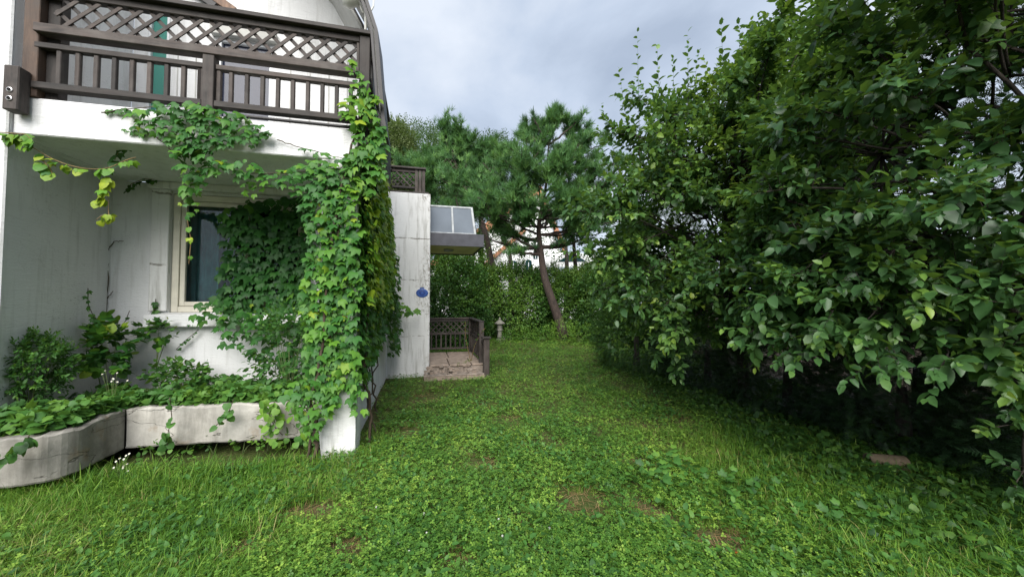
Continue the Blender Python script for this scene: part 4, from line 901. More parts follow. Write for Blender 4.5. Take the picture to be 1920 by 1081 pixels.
# far trees above the terrace
for i, (px, py, Y, rx, rz, hue) in enumerate(((745, 330, 27, 3.4, 3.6, .35), (800, 315, 31, 4.2, 3.4, .55), (870, 322, 33, 4.0, 3.2, .4), (925, 335, 30, 3.4, 3.2, .3), (735, 300, 24, 1.4, 2.4, .8), (955, 455, 23, 1.7, 1.5, .45), (1060, 440, 24, 1.9, 1.7, .4), (900, 420, 24, 1.4, 1.6, .4))):
    p = W(px, py, Y); n0 = ('far dark tree behind the terrace railing', 'far pale topped tree above the terrace', 'far rounded tree left of the pine', 'far dark green tree beside the pine crown', 'far thin brownish tree beside the roof edge', 'loose tree in front of the far white gable', 'loose tree in front of the white annex', 'loose tree just right of the canopy glass')[i]
    g = np.random.default_rng(90 + i); base = np.array([p[0], Y, 0]); root = empty('far_tree', base); tag(root, n0, 'tree', 'trees beyond the garden')
    build_tubes('trunk', root, base, [tube_vt(bez(base + [0, 0, -.2], base + [.2, 0, p[2] * .5], p, 6), np.linspace(.25, .08, 6), 8)], M['bark_dark'])
    n = 7000 if i < 5 else 450; d = rdir(g, n); lump = 1 + .4 * (noise2(d[:, 0] * 3 + i * 9, d[:, 2] * 3 + d[:, 1], 7) - .5) + .3 * (noise2(d[:, 0] * 8, d[:, 2] * 8 + i, 8) - .5)
    P = p + d * np.array([rx, 2.4, rz]) * (lump * g.uniform(.5, 1.02, n) ** .5)[:, None]; lv = Leaves()
    twig_leaves(lv, P, nrm(d + rdir(g, n) * .6 + [0, 0, .4]), .5, 4, .17, g, hue + .4 * (noise2(P[:, 0], P[:, 2], 9) - .5), .25)
    build_leaves(root, base, lv, DM, M['leaf_far'], 0, 'crown', seed=i)

# ------------------------------------------------------------------ far white house with orange verge
fh = empty('far_house', (2.0, 29, 0)); tag(fh, 'far white house with orange tiled verges glimpsed behind the pine', 'house')
def fpt(px, py, Y=29.0): p = W(px, py, Y); return (p[0] - 2.0, p[2])
gab = [fpt(880, 560), fpt(1000, 560), fpt(1000, 350), fpt(985, 385), fpt(880, 505)]
prism('wall', [fpt(800, 600), fpt(1140, 600), fpt(1140, 480), fpt(1050, 470), fpt(1010, 360), fpt(800, 500)], 0.0, 6.0, M['white_far'], fh, 0, 'b')
def slope(p, q_, t=.35, mt='orange', nm='roof_verge'):
    P, Q = fpt(*p), fpt(*q_); beam(nm, (P[0], -.12, P[1]), (Q[0], -.12, Q[1]), t, .35, M[mt], fh, bevel=.02)
slope((790, 510), (1015, 352), .4); slope((900, 505), (985, 430), .26); slope((1005, 350), (1060, 470), .36); slope((915, 432), (940, 408), .3)
for (x0, x1, y0, y1) in ((955, 970, 492, 520), (985, 997, 490, 515), (900, 912, 495, 515), (1000, 1008, 470, 485)):
    (a0, z0), (a1, z1) = fpt(x0, y1), fpt(x1, y0)
    arch = [(a0, z0), (a1, z0), (a1, z1 - .1)] + [((a0 + a1) / 2 + (a1 - a0) / 2 * math.cos(k), z1 - .1 + .25 * math.sin(k)) for k in np.linspace(.3, math.pi - .3, 6)] + [(a0, z1 - .1)]
    w_ = prism('window', arch, -.06, -.01, M['glass_dark'], fh, 0, 'b')
    beam('glazing_bar', ((a0 + a1) / 2, -.07, z0), ((a0 + a1) / 2, -.07, z1), .05, .03, M['frame_white'], w_)
sr = empty('sunroom', (4.0, 26, 0)); tag(sr, 'white glazed annex seen behind the pine trunk', 'building')
def spt(px, py): p = W(px, py, 26.0); return (p[0] - 4.0, p[2])
prism('wall', [spt(1018, 600), spt(1130, 600), spt(1130, 492), spt(1075, 470), spt(1018, 492)], 0, 3, M['white_far'], sr, 0, 'b')
for (x0, x1, y0, y1) in ((1026, 1040, 500, 530), (1046, 1060, 500, 530), (1066, 1080, 500, 530), (1088, 1104, 500, 530)):
    (a0, z0), (a1, z1) = spt(x0, y1), spt(x1, y0); box('window', a0, a1, -.05, -.005, z0, z1, M['glass_pale'], sr, 0)
(a0, z0), (a1, z1) = spt(1046, 490), spt(1100, 474)
prism('gable_window', [(a0, z0), (a1, z0), ((a0 + a1) / 2, z1)], -.05, -.005, M['glass_dark'], sr, 0, 'b')

# ------------------------------------------------------------------ stone lantern
lp = G(937, 640); ln = empty('stone_lantern', (lp[0], lp[1], 0)); tag(ln, 'small pale stone lantern standing before the back shrubs', 'lantern')
for nm, prof, sq in (('base', [(.15, -.03), (.16, .06), (.12, .12)], 6), ('shaft', [(.085, .12), (.10, .2), (.075, .36), (.10, .46)], 10), ('light_box', [(.13, .46), (.10, .50), (.105, .66), (.12, .70)], 6), ('cap', [(.20, .70), (.21, .73), (.13, .80), (.04, .87)], 6), ('finial', [(.03, .87), (.05, .91), (.012, .97)], 10)):
    link(nm, bm_mesh(nm, lathe_bm(prof, sq), M['stone'], False), ln)
l2 = empty('garden_stone', (lp[0] + .16, lp[1] - .1, 0)); tag(l2, 'small pale boulder at the foot of the stone lantern', 'stone')
bm = bmesh.new(); bmesh.ops.create_icosphere(bm, subdivisions=2, radius=.09)
for v_ in bm.verts: v_.co *= 1 + .25 * math.sin(v_.co.x * 40 + v_.co.z * 23); v_.co.z = v_.co.z * 1.3 + .08
link('boulder', bm_mesh('boulder', bm, M['stone'], True), l2)

# ------------------------------------------------------------------ climbing vine on the house
IV = [ivyleaf(), ivyleaf(.30, .12, .9), ivyleaf(.05, -.14, 1.05), ivyleaf(.42, -.05, .8)]
def poly_in(P, poly):
    x, y = P[:, 0], P[:, 1]; r = np.zeros(len(P), bool); n = len(poly)
    for i in range(n):
        x0, y0 = poly[i]; x1, y1 = poly[(i + 1) % n]; c = ((y0 > y) != (y1 > y)) & (x < (x1 - x0) * (y - y0) / (y1 - y0 + 1e-12) + x0); r ^= c
    return r
def ivy_patch(lv, poly, fixed, axis, size, cover, rng, hue=.4, tilt=(20, 50), out=(0.01, 0.09), rag=.08, hz=0.0, side=.5):
    """poly in house coords: (a,z) on the plane b=fixed, or (b,z) on the plane a=fixed"""
    P = np.array(poly); lo, hi = P.min(0) - .1, P.max(0) + .1; s = size * .55 / math.sqrt(cover)
    X, Y = np.meshgrid(np.arange(lo[0], hi[0], s), np.arange(lo[1], hi[1], s)); Q = np.stack([X.ravel(), Y.ravel()], -1) + rng.uniform(-.5, .5, (X.size, 2)) * s
    wob = np.stack([noise2(Q[:, 0] * 5, Q[:, 1] * 5, 1) - .5, noise2(Q[:, 0] * 5 + 9, Q[:, 1] * 5, 2) - .5], -1) * rag * 2.5
    Q = Q[poly_in(Q + wob, [tuple(p) for p in P])]; n = len(Q); o = rng.uniform(*out, n)
    nl = np.array([0, -1.0, 0]) if axis == 'b' else np.array([1.0, 0, 0]); sd = np.array([1.0, 0, 0]) if axis == 'b' else np.array([0, 1.0, 0])
    L = np.zeros((n, 3)); L[:, 2] = Q[:, 1]
    if axis == 'b': L[:, 0] = Q[:, 0]; L[:, 1] = fixed - o
    else: L[:, 1] = Q[:, 0]; L[:, 0] = fixed + o
    tl = np.radians(rng.uniform(*tilt, n))[:, None]
    d = np.array([0, 0, -1.0]) * np.cos(tl) + nl * np.sin(tl) + sd * rng.normal(0, side, (n, 1)); nn = nl * np.cos(tl) + np.array([0, 0, 1.0]) * np.sin(tl) + rng.normal(0, .36, (n, 3))
    h = hue + rng.normal(0, .10, n) + hz * (Q[:, 1] - 2.0) + .25 * (noise2(Q[:, 0] * 2.2, Q[:, 1] * 2.2, 4) - .5)
    h = np.where(rng.random(n) < .007, .95, h)
    Rm = np.stack([HU, HV, np.array([0, 0, 1.0])], 0)
    lv.add(L @ Rm + HO, d @ Rm, nn @ Rm, size * rng.uniform(.35, 1.25, n) ** .9, np.clip(h, 0, 1))
def pxpoly(pts, b): return [tuple(onb(x, y, b)[[0, 2]]) for x, y in pts]
vine = empty('climbing_vine', H(-.2, -.1, 0), HA); tag(vine, 'dense green climbing vine smothering the house corner, balcony edge and window', 'vine')
vb = H(-.2, -.1, 0); rv = np.random.default_rng(77); lv = Leaves()
# corner post front
ivy_patch(lv, pxpoly([(575, 330), (640, 295), (672, 300), (676, 500), (672, 740), (640, 730), (612, 770), (585, 750), (570, 640), (578, 450)], -.03), -.03, 'b', .092, 1.5, rv, .50, (18, 55), (.005, .09), .05)
ivy_patch(lv, pxpoly([(600, 420), (672, 320), (676, 700), (640, 720), (600, 760)], -.06), -.06, 'b', .10, .4, rv, .6, (30, 70), (.02, .08), .06)
ivy_patch(lv, pxpoly([(560, 700), (640, 730), (636, 775), (610, 812), (570, 800), (548, 760)], -.10), -.10, 'b', .085, .9, rv, .55, (25, 75), (.0, .10), .08)
ivy_patch(lv, pxpoly([(640, 730), (690, 730), (692, 770), (672, 778)], -.06), -.06, 'b', .09, .6, rv, .5, (25, 75), (.0, .08), .05)
# window curtain and the wall right of it
ivy_patch(lv, pxpoly([(415, 395), (470, 372), (580, 375), (600, 620), (520, 610), (440, 600), (412, 560), (420, 470)], 1.30), 1.30, 'b', .115, 1.6, rv, .30, (15, 45), (.01, .1), .05, .05)
ivy_patch(lv, pxpoly([(385, 585), (440, 570), (590, 600), (595, 740), (560, 720), (500, 690), (440, 640), (390, 612)], 1.15), 1.15, 'b', .10, .9, rv, .28, (25, 70), (.02, .3), .12, 0, .7)
# balcony edge
ivy_patch(lv, pxpoly([(250, 206), (300, 196), (372, 190), (400, 200), (455, 215), (500, 235), (525, 262), (490, 275), (440, 268), (390, 285), (345, 300), (320, 270), (285, 240)], -.02), -.02, 'b', .095, 1.35, rv, .45, (20, 60), (.01, .08), .04)
ivy_patch(lv, pxpoly([(190, 211), (250, 200), (262, 214), (225, 214)], -.01), -.01, 'b', .045, 1.3, rv, .45, (10, 40), (.005, .02), .01)
ivy_patch(lv, pxpoly([(232, 238), (262, 234), (280, 244), (262, 256)], -.01), -.01, 'b', .06, .9, rv, .4, (10, 40), (.005, .02), .02)
# swag below the slab
ivy_patch(lv, pxpoly([(318, 292), (350, 265), (400, 290), (440, 300), (480, 318), (560, 318), (620, 300), (640, 330), (620, 380), (575, 370), (520, 345), (465, 345), (420, 330), (385, 335), (330, 312)], .02), .02, 'b', .095, 1.25, rv, .52, (20, 70), (-.06, .14), .05)
ivy_patch(lv, pxpoly([(342, 310), (380, 315), (390, 360), (372, 400), (352, 412), (345, 370)], .04), .04, 'b', .09, 1.1, rv, .62, (20, 60), (-.05, .1), .04)
ivy_patch(lv, pxpoly([(450, 340), (495, 345), (490, 375), (455, 368)], .04), .04, 'b', .08, .8, rv, .75, (20, 60), (-.05, .05), .04)
ivy_patch(lv, pxpoly([(540, 268), (600, 285), (640, 292), (620, 300), (560, 282)], -.02), -.02, 'b', .075, .8, rv, .45, (20, 60), (.01, .05), .02)
# balcony corner and roof edge
ivy_patch(lv, pxpoly([(655, 118), (680, 130), (692, 170), (712, 200), (724, 300), (640, 310), (665, 245), (642, 215), (648, 170), (668, 160)], -.07), -.07, 'b', .10, 1.35, rv, .60, (20, 55), (.01, .10), .035)
ivy_patch(lv, pxpoly([(652, 290), (722, 240), (730, 330), (700, 380), (655, 330)], -.05), -.05, 'b', .11, 1.0, rv, .6, (25, 60), (.01, .1), .05)
# side wall
ivy_patch(lv, [(.05, .55), (.4, .75), (1.2, .95), (2.4, 1.1), (3.7, 1.25), (3.9, 2.2), (3.5, 3.1), (2.2, 3.4), (.2, 4.0), (0.0, 3.4)], -.02, 'a', .10, 1.6, rv, .56, (20, 60), (-.02, .13), .10, .06)
ivy_patch(lv, [(.0, 1.6), (1.0, 1.5), (2.6, 1.6), (3.4, 2.4), (2.4, 3.1), (.0, 3.6)], .08, 'a', .085, .9, rv, .85, (20, 70), (.0, .10), .12, .06)
ivy_patch(lv, [(2.6, .75), (3.7, .55), (4.0, 1.5), (3.2, 2.6), (2.6, 1.6)], .1, 'a', .10, .7, rv, .4, (20, 70), (-.05, .14), .12, .0)
ivy_patch(lv, pxpoly([(722, 560), (742, 558), (782, 582), (786, 592), (748, 590), (728, 604)], 3.7), 3.7, 'b', .12, .8, rv, .78, (20, 60), (0, .2), .05)
ivy_patch(lv, pxpoly([(716, 450), (738, 470), (740, 530), (720, 560)], 3.6), 3.6, 'b', .12, .7, rv, .45, (20, 60), (0, .2), .05)
stems = []
def stem(pts, r=.006, jig=.012):
    P = np.array([H(*p) for p in pts]); t = np.linspace(0, 1, len(P)); tt = np.linspace(0, 1, len(P) * 4); Q = np.stack([np.interp(tt, t, P[:, i]) for i in range(3)], -1); Q[1:-1] += rv.normal(0, jig, (len(Q) - 2, 3)); stems.append(tube_vt(Q, np.linspace(r, r * .5, len(Q)), 5))
stem([(-.36, -.10, -.05), (-.33, -.12, .3), (-.38, -.10, .6), (-.30, -.08, 1.2), (-.22, -.08, 2.2), (-.1, -.08, 3.0), (.05, -.09, 3.7)], .022)
stem([(-.42, -.06, -.05), (-.40, -.09, .35), (-.30, -.07, .9), (-.15, -.07, 1.9), (-.2, -.07, 2.9)], .014)
stem([(.09, .25, -.05), (.13, .33, .35), (.05, .22, .8), (.06, .35, 1.4), (.05, .3, 2.6), (.07, .1, 3.5)], .018, .016); stem([(.10, .7, -.05), (.02, .85, .3), (.07, .75, .6), (.04, .9, 2.4)], .014, .02); stem([(.07, 1.5, -.05), (.0, 1.35, .4), (.04, 1.6, .9), (.03, 1.6, 2.6)], .014, .02); stem([(.14, .5, -.05), (.04, .62, .4), (.05, .45, .8), (.04, .5, 1.6)], .009, .02)
for k in range(9):
    z = 1.0 + k * .24; stem([(-.30 + rv.uniform(-.1, .1), -.075, z), (-.12, -.08, z + rv.uniform(-.1, .1)), (-.02, -.075, z + rv.uniform(-.05, .15))], .006, .008)
for pts in ([(520, 262), (560, 275), (620, 292), (655, 300)], [(330, 290), (300, 262), (265, 240)], [(470, 325), (540, 325), (640, 315)], [(190, 211), (240, 203), (330, 200)]): stem([onb(x, y, -.03) for x, y in pts], .006, .004)
for pts in ([(200, 455), (203, 520), (198, 600), (196, 660)], [(203, 470), (213, 452), (232, 452)], [(200, 560), (212, 545)]): stem([onb(x, y, 1.32) for x, y in pts], .007, .004)
for q_ in stems: build_tubes('stem', vine, vb, [q_], M['bark_stem'])
build_leaves(vine, vb, lv, IV, M['leaf_ivy'], 300, seed=5)

# hanging strand below the left end of the balcony
hs = empty('hanging_creeper', H(-2.6, .0, 2.4), HA); tag(hs, 'yellow green creeper strand looping below the left end of the balcony', 'vine'); hb_ = H(-2.6, 0, 2.4)
lv = Leaves(); tb = []
def strand(pts, b, n, size, hue, r=.004, dn=1.0):
    P = np.array([H(*onb(x, y, b)) for x, y in pts]); t = np.linspace(0, 1, len(P)); tt = np.linspace(0, 1, 24); Q = np.stack([np.interp(tt, t, P[:, i]) for i in range(3)], -1); Q[1:-1] = (Q[:-2] + Q[1:-1] + Q[2:]) / 3
    tb.append(tube_vt(Q, r, 5)); s = rv.random(n); p = np.stack([np.interp(s, tt, Q[:, i]) for i in range(3)], -1)
    d = np.array([0, -.25, -1.0]) * dn + rv.normal(0, .35, (n, 3)); pe = p + nrm(d) * size * .35; nn = np.array([.1, -1, .35]) + rv.normal(0, .4, (n, 3))
    lv.add(pe, d, nn, size * rv.uniform(.6, 1.2, n), np.clip(hue + rv.normal(0, .12, n), 0, 1))
strand([(5, 250), (30, 262), (60, 275), (100, 300), (150, 316), (200, 318), (235, 300), (255, 295)], -.04, 34, .07, .70); strand([(0, 248), (25, 250), (50, 252), (62, 268)], -.06, 26, .08, .62)
strand([(198, 318), (200, 345), (195, 365), (182, 374)], -.04, 16, .08, .85); strand([(203, 392), (205, 406)], -.04, 3, .075, .9, .003); strand([(180, 412), (190, 404), (203, 404)], -.04, 3, .06, .9, .003); strand([(204, 372), (203, 408)], -.04, 1, .05, .9, .002)
strand([(350, 405), (358, 450), (354, 495)], .03, 6, .05, .8, .003); strand([(80, 300), (95, 318), (100, 330)], -.04, 9, .085, .55); strand([(215, 300), (228, 272), (245, 268)], .25, 6, .09, .15, .003)
strand([(235, 360), (245, 345), (270, 335), (290, 336)], 1.2, 20, .05, .12, .004)
[build_tubes('stem', hs, hb_, [q_], M['stem_red']) for q_ in tb]; build_leaves(hs, hb_, lv, [roundleaf(), ivyleaf()], M['leaf_ivy'], 110, seed=6)

# ------------------------------------------------------------------ plants in the planter
def bush(name, label, base, c, r, n, ll, tm, seed, hue=.4, mat='leaf_weed', nparts=0, cat='plant', nl=8, twl=.16, group=None, droop=.25):
    g = np.random.default_rng(seed); base = np.array(base, float); root = empty(name, base); tag(root, label, cat, group); c, r = np.array(c, float), np.array(r, float)
    d = rdir(g, n); P = c + d * r * (g.uniform(.3, 1.0, n) ** .6)[:, None]; ok = P[:, 2] > base[2] + .02; P, d = P[ok], d[ok]; k = len(P); D = nrm(d * .8 + rdir(g, k) * .5 + [0, 0, .5])
    lv = Leaves(); twig_leaves(lv, P, D, twl, nl, ll, g, hue + g.normal(0, .1, k), droop=droop)
    st = [tube_vt(bez(base, (base + p) / 2 + [0, 0, .04], p, 5), np.linspace(.006, .002, 5), 4) for p in P[::9]]
    build_tubes('stems', root, base, st, M['stem_green']); build_leaves(root, base, lv, tm, M[mat], nparts, seed=seed); return root
def soil(px, py, Y): p = W(px, py, Y); return np.array([p[0], p[1], .44])
DR = [ovate(.2, .05, .15), ovate(.24, .08, .2)]
c = W(62, 690, 3.55); bush('mugwort_bush', 'bushy dark green weed at the left end of the planter', (c[0], c[1], .44), c + [0, 0, .02], (.24, .22, .27), 330, .05, DR, 101, .30, nparts=150, nl=12, twl=.13)
c = W(200, 652, 4.15); bush('creeper_clump', 'broad leaved creeper clump climbing the wall beside the planter corner', (c[0], c[1], .44), c, (.17, .10, .27), 48, .115, [roundleaf(), ivyleaf()], 102, .3, 'leaf_ivy', 150, 'vine', 5, .14)
c = W(335, 706, 4.35); bush('leafy_bush', 'rounded dark leafy weed growing under the window sill', (c[0], c[1], .44), c + [0, 0, -.05], (.30, .15, .13), 95, .07, [ovate(.32, .05, .2), roundleaf()], 103, .28, nparts=150, nl=7)
c = W(545, 670, 4.5); bush('bramble', 'tangled dark bramble filling the corner behind the vine covered post', (c[0], c[1], .44), c + [0, 0, .1], (.32, .2, .40), 130, .07, [ovate(.3, .06, .2), ovate(.34, .06, .25)], 104, .3, nparts=120, nl=7, twl=.25)
c = W(295, 625, 4.5); bush('creeping_vine', 'short creeper strand on the wall left of the window sill', (c[0], c[1], .8), c, (.26, .06, .10), 26, .085, [roundleaf(), ivyleaf()], 105, .4, 'leaf_ivy', 80, 'vine', 4, .1)
# wall runners that lead up from them
rn = empty('wall_runner', H(-2.8, 1.3, 1.0), HA); tag(rn, 'thin dark creeper runners climbing the white wall left of the window', 'vine'); lv = Leaves(); tb = []
strand([(165, 540), (165, 570), (175, 592), (190, 612)], .95, 24, .045, .3); strand([(292, 560), (290, 585), (280, 605), (268, 622)], 1.29, 22, .06, .35); strand([(372, 618), (360, 628), (345, 640), (330, 655)], 1.28, 14, .035, .25); strand([(243, 582), (236, 600), (228, 612)], 1.2, 6, .03, .2)
[build_tubes('stem', rn, H(-2.8, 1.3, 1.0), [q_], M['bark_stem']) for q_ in tb]; build_leaves(rn, H(-2.8, 1.3, 1.0), lv, [ivyleaf()], M['leaf_ivy'], 0, seed=9)
# low trailing cover over the soil and kerb
gc = empty('trailing_ground_cover', (-3.4, 3.95, .46)); tag(gc, 'low trailing leaves spilling over the planter kerb', 'ground cover', kind='stuff'); lv = Leaves(); g = np.random.default_rng(110)
n = 9000; t = g.random(n); P2 = np.stack([np.interp(t * (NK - 1), np.arange(NK), pi_[:, 0]), np.interp(t * (NK - 1), np.arange(NK), pi_[:, 1])], -1); off = np.abs(g.normal(0, .36, n)) - .05
dirn = np.where(P2[:, :1] < -3.72, np.array([[-.75, .55]]), np.array([[-.2, .98]])); P2 = P2 + dirn * off[:, None]
z = .47 + .10 * noise2(P2[:, 0] * 4, P2[:, 1] * 4, 3) * (off > 0) + g.uniform(0, .07, n) + .12 * g.random(n) ** 4 + np.where(off < -.02, .06, 0); P = np.stack([P2[:, 0], P2[:, 1], z], -1)
ok = toH(P)[:, 1] < 1.28; P = P[ok]; n = len(P)
lv.add(P, rdir(g, n) * [1, 1, .4] + [.1, -.3, -.1], np.array([0, -.2, 1.0]) + g.normal(0, .6, (n, 3)), g.uniform(.03, .10, n), np.clip(.42 + .5 * (noise2(P[:, 0] * 3, P[:, 1] * 3, 6) - .5) + g.normal(0, .1, n), 0, 1))
build_leaves(gc, (-3.4, 3.95, .46), lv, [roundleaf(), ovate(.3, .06, .2), ivyleaf()], M['leaf_weed'], 0, seed=7)
for (pts, lab, cnt) in (([(515, 752), (505, 775), (515, 800), (530, 815)], 'yellow green creeper hanging over the planter near the post', 46), ([(318, 745), (322, 780), (312, 825), (318, 850)], 'dark leaved trailing shoot hanging over the middle of the planter', 16), ([(438, 748), (428, 775), (402, 800)], 'thin trailing shoot hanging over the planter right of middle', 12),
                        ([(560, 755), (590, 790), (570, 815), (600, 825)], 'leafy tangle at the foot of the post beside the planter', 60), ([(55, 815), (40, 845), (10, 862)], 'short creeper strand on the left face of the planter', 16)):
    o_ = empty('trailing_shoot', H(-1.5, -.2, .5), HA); tag(o_, lab, 'vine', 'shoots trailing over the planter'); lv = Leaves(); tb = []
    P0 = [toH(W(x, y, np.interp(x, [0, 130, 240, 600], [2.86, 3.0, 3.6, 3.98])))[1] for x, y in pts]
    P = np.array([W(x, y, np.interp(x, [0, 130, 240, 600], [2.82, 2.97, 3.6, 3.95])) for x, y in pts]); t = np.linspace(0, 1, len(P)); tt = np.linspace(0, 1, 16); Q = np.stack([np.interp(tt, t, P[:, i]) for i in range(3)], -1)
    tb.append(tube_vt(Q, .004, 5)); s = g.random(cnt); p = np.stack([np.interp(s, tt, Q[:, i]) for i in range(3)], -1) + g.normal(0, .05 if cnt > 40 else .025, (cnt, 3)); p[:, 1] -= .02
    lv.add(p, np.array([0, -.3, -.8]) + g.normal(0, .5, (cnt, 3)), np.array([0, -1, .5]) + g.normal(0, .3, (cnt, 3)), g.uniform(.04, .085, cnt), np.clip((.75 if cnt in (46, 60) else .35) + g.normal(0, .12, cnt), 0, 1))
    build_tubes('stem', o_, H(-1.5, -.2, .5), tb, M['bark_stem']); build_leaves(o_, H(-1.5, -.2, .5), lv, [roundleaf()], M['leaf_weed'], 60, seed=8)
# grassy tufts, flowers and scrap in the planter
def blade_tuft(n, lmin, lmax, spread, seed, w=.006, lean=.6):
    r = np.random.default_rng(seed); Vs, Ts, Hs, o = [], [], [], 0
    for i in range(n):
        L = r.uniform(lmin, lmax); a = r.uniform(0, 6.283); b = np.array([math.cos(a), math.sin(a), 0]); s0 = np.array([*r.normal(0, spread, 2), 0]); sd = np.array([-b[1], b[0], 0]) * w * r.uniform(.6, 1.3); k = r.uniform(.15, lean)
        pts = [s0 + b * k * L * t ** 1.8 + np.array([0, 0, L * (t - .45 * k * t * t)]) for t in (0, .4, .75, 1)]
        V = [pts[0] - sd, pts[0] + sd, pts[1] - sd * .9, pts[1] + sd * .9, pts[2] - sd * .6, pts[2] + sd * .6, pts[3]]
        Vs += V; Ts += [(o, o + 1, o + 3), (o, o + 3, o + 2), (o + 2, o + 3, o + 5), (o + 2, o + 5, o + 4), (o + 4, o + 5, o + 6)]; o += 7; Hs += [float(np.clip(r.normal(.45, .2), 0, 1))] * 7
    return np.array(Vs), np.array(Ts), np.array(Hs)
for i, (px, py, Y, L, lab) in enumerate(((50, 790, 3.15, .30, 'pale grass tuft at the left end of the planter'), (130, 775, 3.5, .22, 'short grass tuft beside the planter corner'), (178, 745, 3.85, .34, 'tall wispy grass stalks behind the planter corner'))):
    V, T, h = blade_tuft(16, L * .6, L, .03, 120 + i, .007, .8); p = W(px, py, Y); p[2] = .45; o_ = empty('grass_tuft', p); tag(o_, lab, 'grass'); link('blades', np_mesh('blades', V, T, M['grass'], {'hue': h * .5 + .35}), o_)
def daisy(px, py, Y, z0, n, lab, seed, sp_=.1):
    g = np.random.default_rng(seed); p = W(px, py, Y); base = np.array([p[0], p[1], z0]); o_ = empty('fleabane', base); tag(o_, lab, 'flower'); tb = []
    for i in range(n):
        e_ = p + g.normal(0, sp_, 3) * [1, .5, .6]; tb.append(tube_vt(bez(base, (base + e_) / 2 + [0, 0, .06], e_, 5), .0022, 4))
        bm = lathe_bm([(.002, -.002), (.0085, .0), (.0085, .002), (.003, .003)], 9); bm.transform(Matrix.Translation((e_ - base).tolist()) @ Matrix.Rotation(g.uniform(.2, 1.1), 4, 'X')); f_ = link('blossom', bm_mesh('blossom', bm, M['petal']), o_)
        bm = lathe_bm([(.0035, .0025), (.003, .004)], 7); bm.transform(Matrix.Translation((e_ - base).tolist()) @ Matrix.Rotation(.6, 4, 'X')); link('disc', bm_mesh('disc', bm, M['yellow']), f_)
    build_tubes('stems', o_, base, tb, M['stem_green'])
daisy(212, 712, 3.85, .45, 9, 'white fleabane flowers in front of the wall creeper', 131, .06); daisy(225, 862, 3.3, 0.0, 10, 'drooping white fleabane flowers below the planter corner', 132, .07)
o_ = empty('plastic_scrap', W(156, 775, 3.45)); tag(o_, 'torn white plastic scrap standing on the planter kerb', 'scrap')
bm = bmesh.new(); Z = [(-.035, 0, -.03), (.03, .01, -.035), (.032, -.008, .06), (.015, .006, .03), (-.012, -.01, .045), (-.02, .01, .0)]; vv = [bm.verts.new(p) for p in Z]; f_ = bm.faces.new(vv); ex = bmesh.ops.extrude_face_region(bm, geom=[f_]); bmesh.ops.translate(bm, vec=(0, .004, 0), verts=[v for v in ex['geom'] if isinstance(v, bmesh.types.BMVert)])
link('sheet', bm_mesh('sheet', bm, M['scrap']), o_)

# ------------------------------------------------------------------ lawn cover (too many to count: scattered)
def scatter(name, label, cat, pts, rotz, scl, idx, protos):
    col = bpy.data.collections.new(name + '_kinds')
    for i, me_ in enumerate(protos):
        po_ = bpy.data.objects.new('%s_kind_%02d' % (name, i), me_); col.objects.link(po_)
    me_ = bpy.data.meshes.new(name); me_.vertices.add(len(pts)); me_.vertices.foreach_set('co', pts.astype(np.float32).ravel())
    tilt = np.random.default_rng(1).normal(0, .12, (len(pts), 2)); rot = np.stack([tilt[:, 0], tilt[:, 1], rotz], -1).astype(np.float32)
    me_.attributes.new('rot', 'FLOAT_VECTOR', 'POINT').data.foreach_set('vector', rot.ravel()); me_.attributes.new('scl', 'FLOAT', 'POINT').data.foreach_set('value', scl.astype(np.float32)); me_.attributes.new('kind_index', 'INT', 'POINT').data.foreach_set('value', idx.astype(np.int32))
    o = link(name, me_); tag(o, label, cat, kind='stuff')
    ng = bpy.data.node_groups.new(name, 'GeometryNodeTree'); ng.interface.new_socket('Geometry', in_out='INPUT', socket_type='NodeSocketGeometry'); ng.interface.new_socket('Geometry', in_out='OUTPUT', socket_type='NodeSocketGeometry')
    nd, lk = ng.nodes, ng.links; gi, go = nd.new('NodeGroupInput'), nd.new('NodeGroupOutput'); ip = nd.new('GeometryNodeInstanceOnPoints'); ci = nd.new('GeometryNodeCollectionInfo')
    ci.inputs['Collection'].default_value = col; ci.inputs['Separate Children'].default_value = True; ci.inputs['Reset Children'].default_value = True; ip.inputs['Pick Instance'].default_value = True
    def att(n_, t_): a = nd.new('GeometryNodeInputNamedAttribute'); a.data_type = t_; a.inputs['Name'].default_value = n_; return [s for s in a.outputs if s.enabled and s.name == 'Attribute'][0]
    lk.new(gi.outputs[0], ip.inputs['Points']); lk.new(ci.outputs[0], ip.inputs['Instance']); lk.new(att('kind_index', 'INT'), ip.inputs['Instance Index']); lk.new(att('rot', 'FLOAT_VECTOR'), ip.inputs['Rotation']); lk.new(att('scl', 'FLOAT'), ip.inputs['Scale']); lk.new(ip.outputs[0], go.inputs[0])
    md = o.modifiers.new('scatter', 'NODES'); md.node_group = ng; return o
def clover_clump(seed, n=18):
    r = np.random.default_rng(seed); Vs, Ts, Hs, o = [], [], [], 0; base = [(0, 0, 0), (-.36, .55, .06), (0, .60, -.02), (.36, .55, .06), (0, 1.0, .0)]
    tri = [(0, 2, 1), (0, 3, 2), (1, 2, 4), (2, 3, 4)]
    for i in range(n):
        c = np.array([*r.normal(0, .055, 2), r.uniform(.02, .075)]); sz = r.uniform(.007, .017); a0 = r.uniform(0, 6.28); tx, ty = r.normal(0, .3, 2); h = float(np.clip(r.normal(.5, .16), 0, 1))
        for k in range(3):
            a = a0 + k * 2.094; ca, sa = math.cos(a), math.sin(a)
            for x, y, z in base: X, Y = (x * ca - y * sa) * sz, (x * sa + y * ca) * sz; Vs.append(c + [X, Y, z * sz + X * tx + Y * ty]); Hs.append(h)
            Ts += [tuple(q + o for q in t) for t in tri]; o += 5
    return np.array(Vs), np.array(Ts), np.array(Hs)
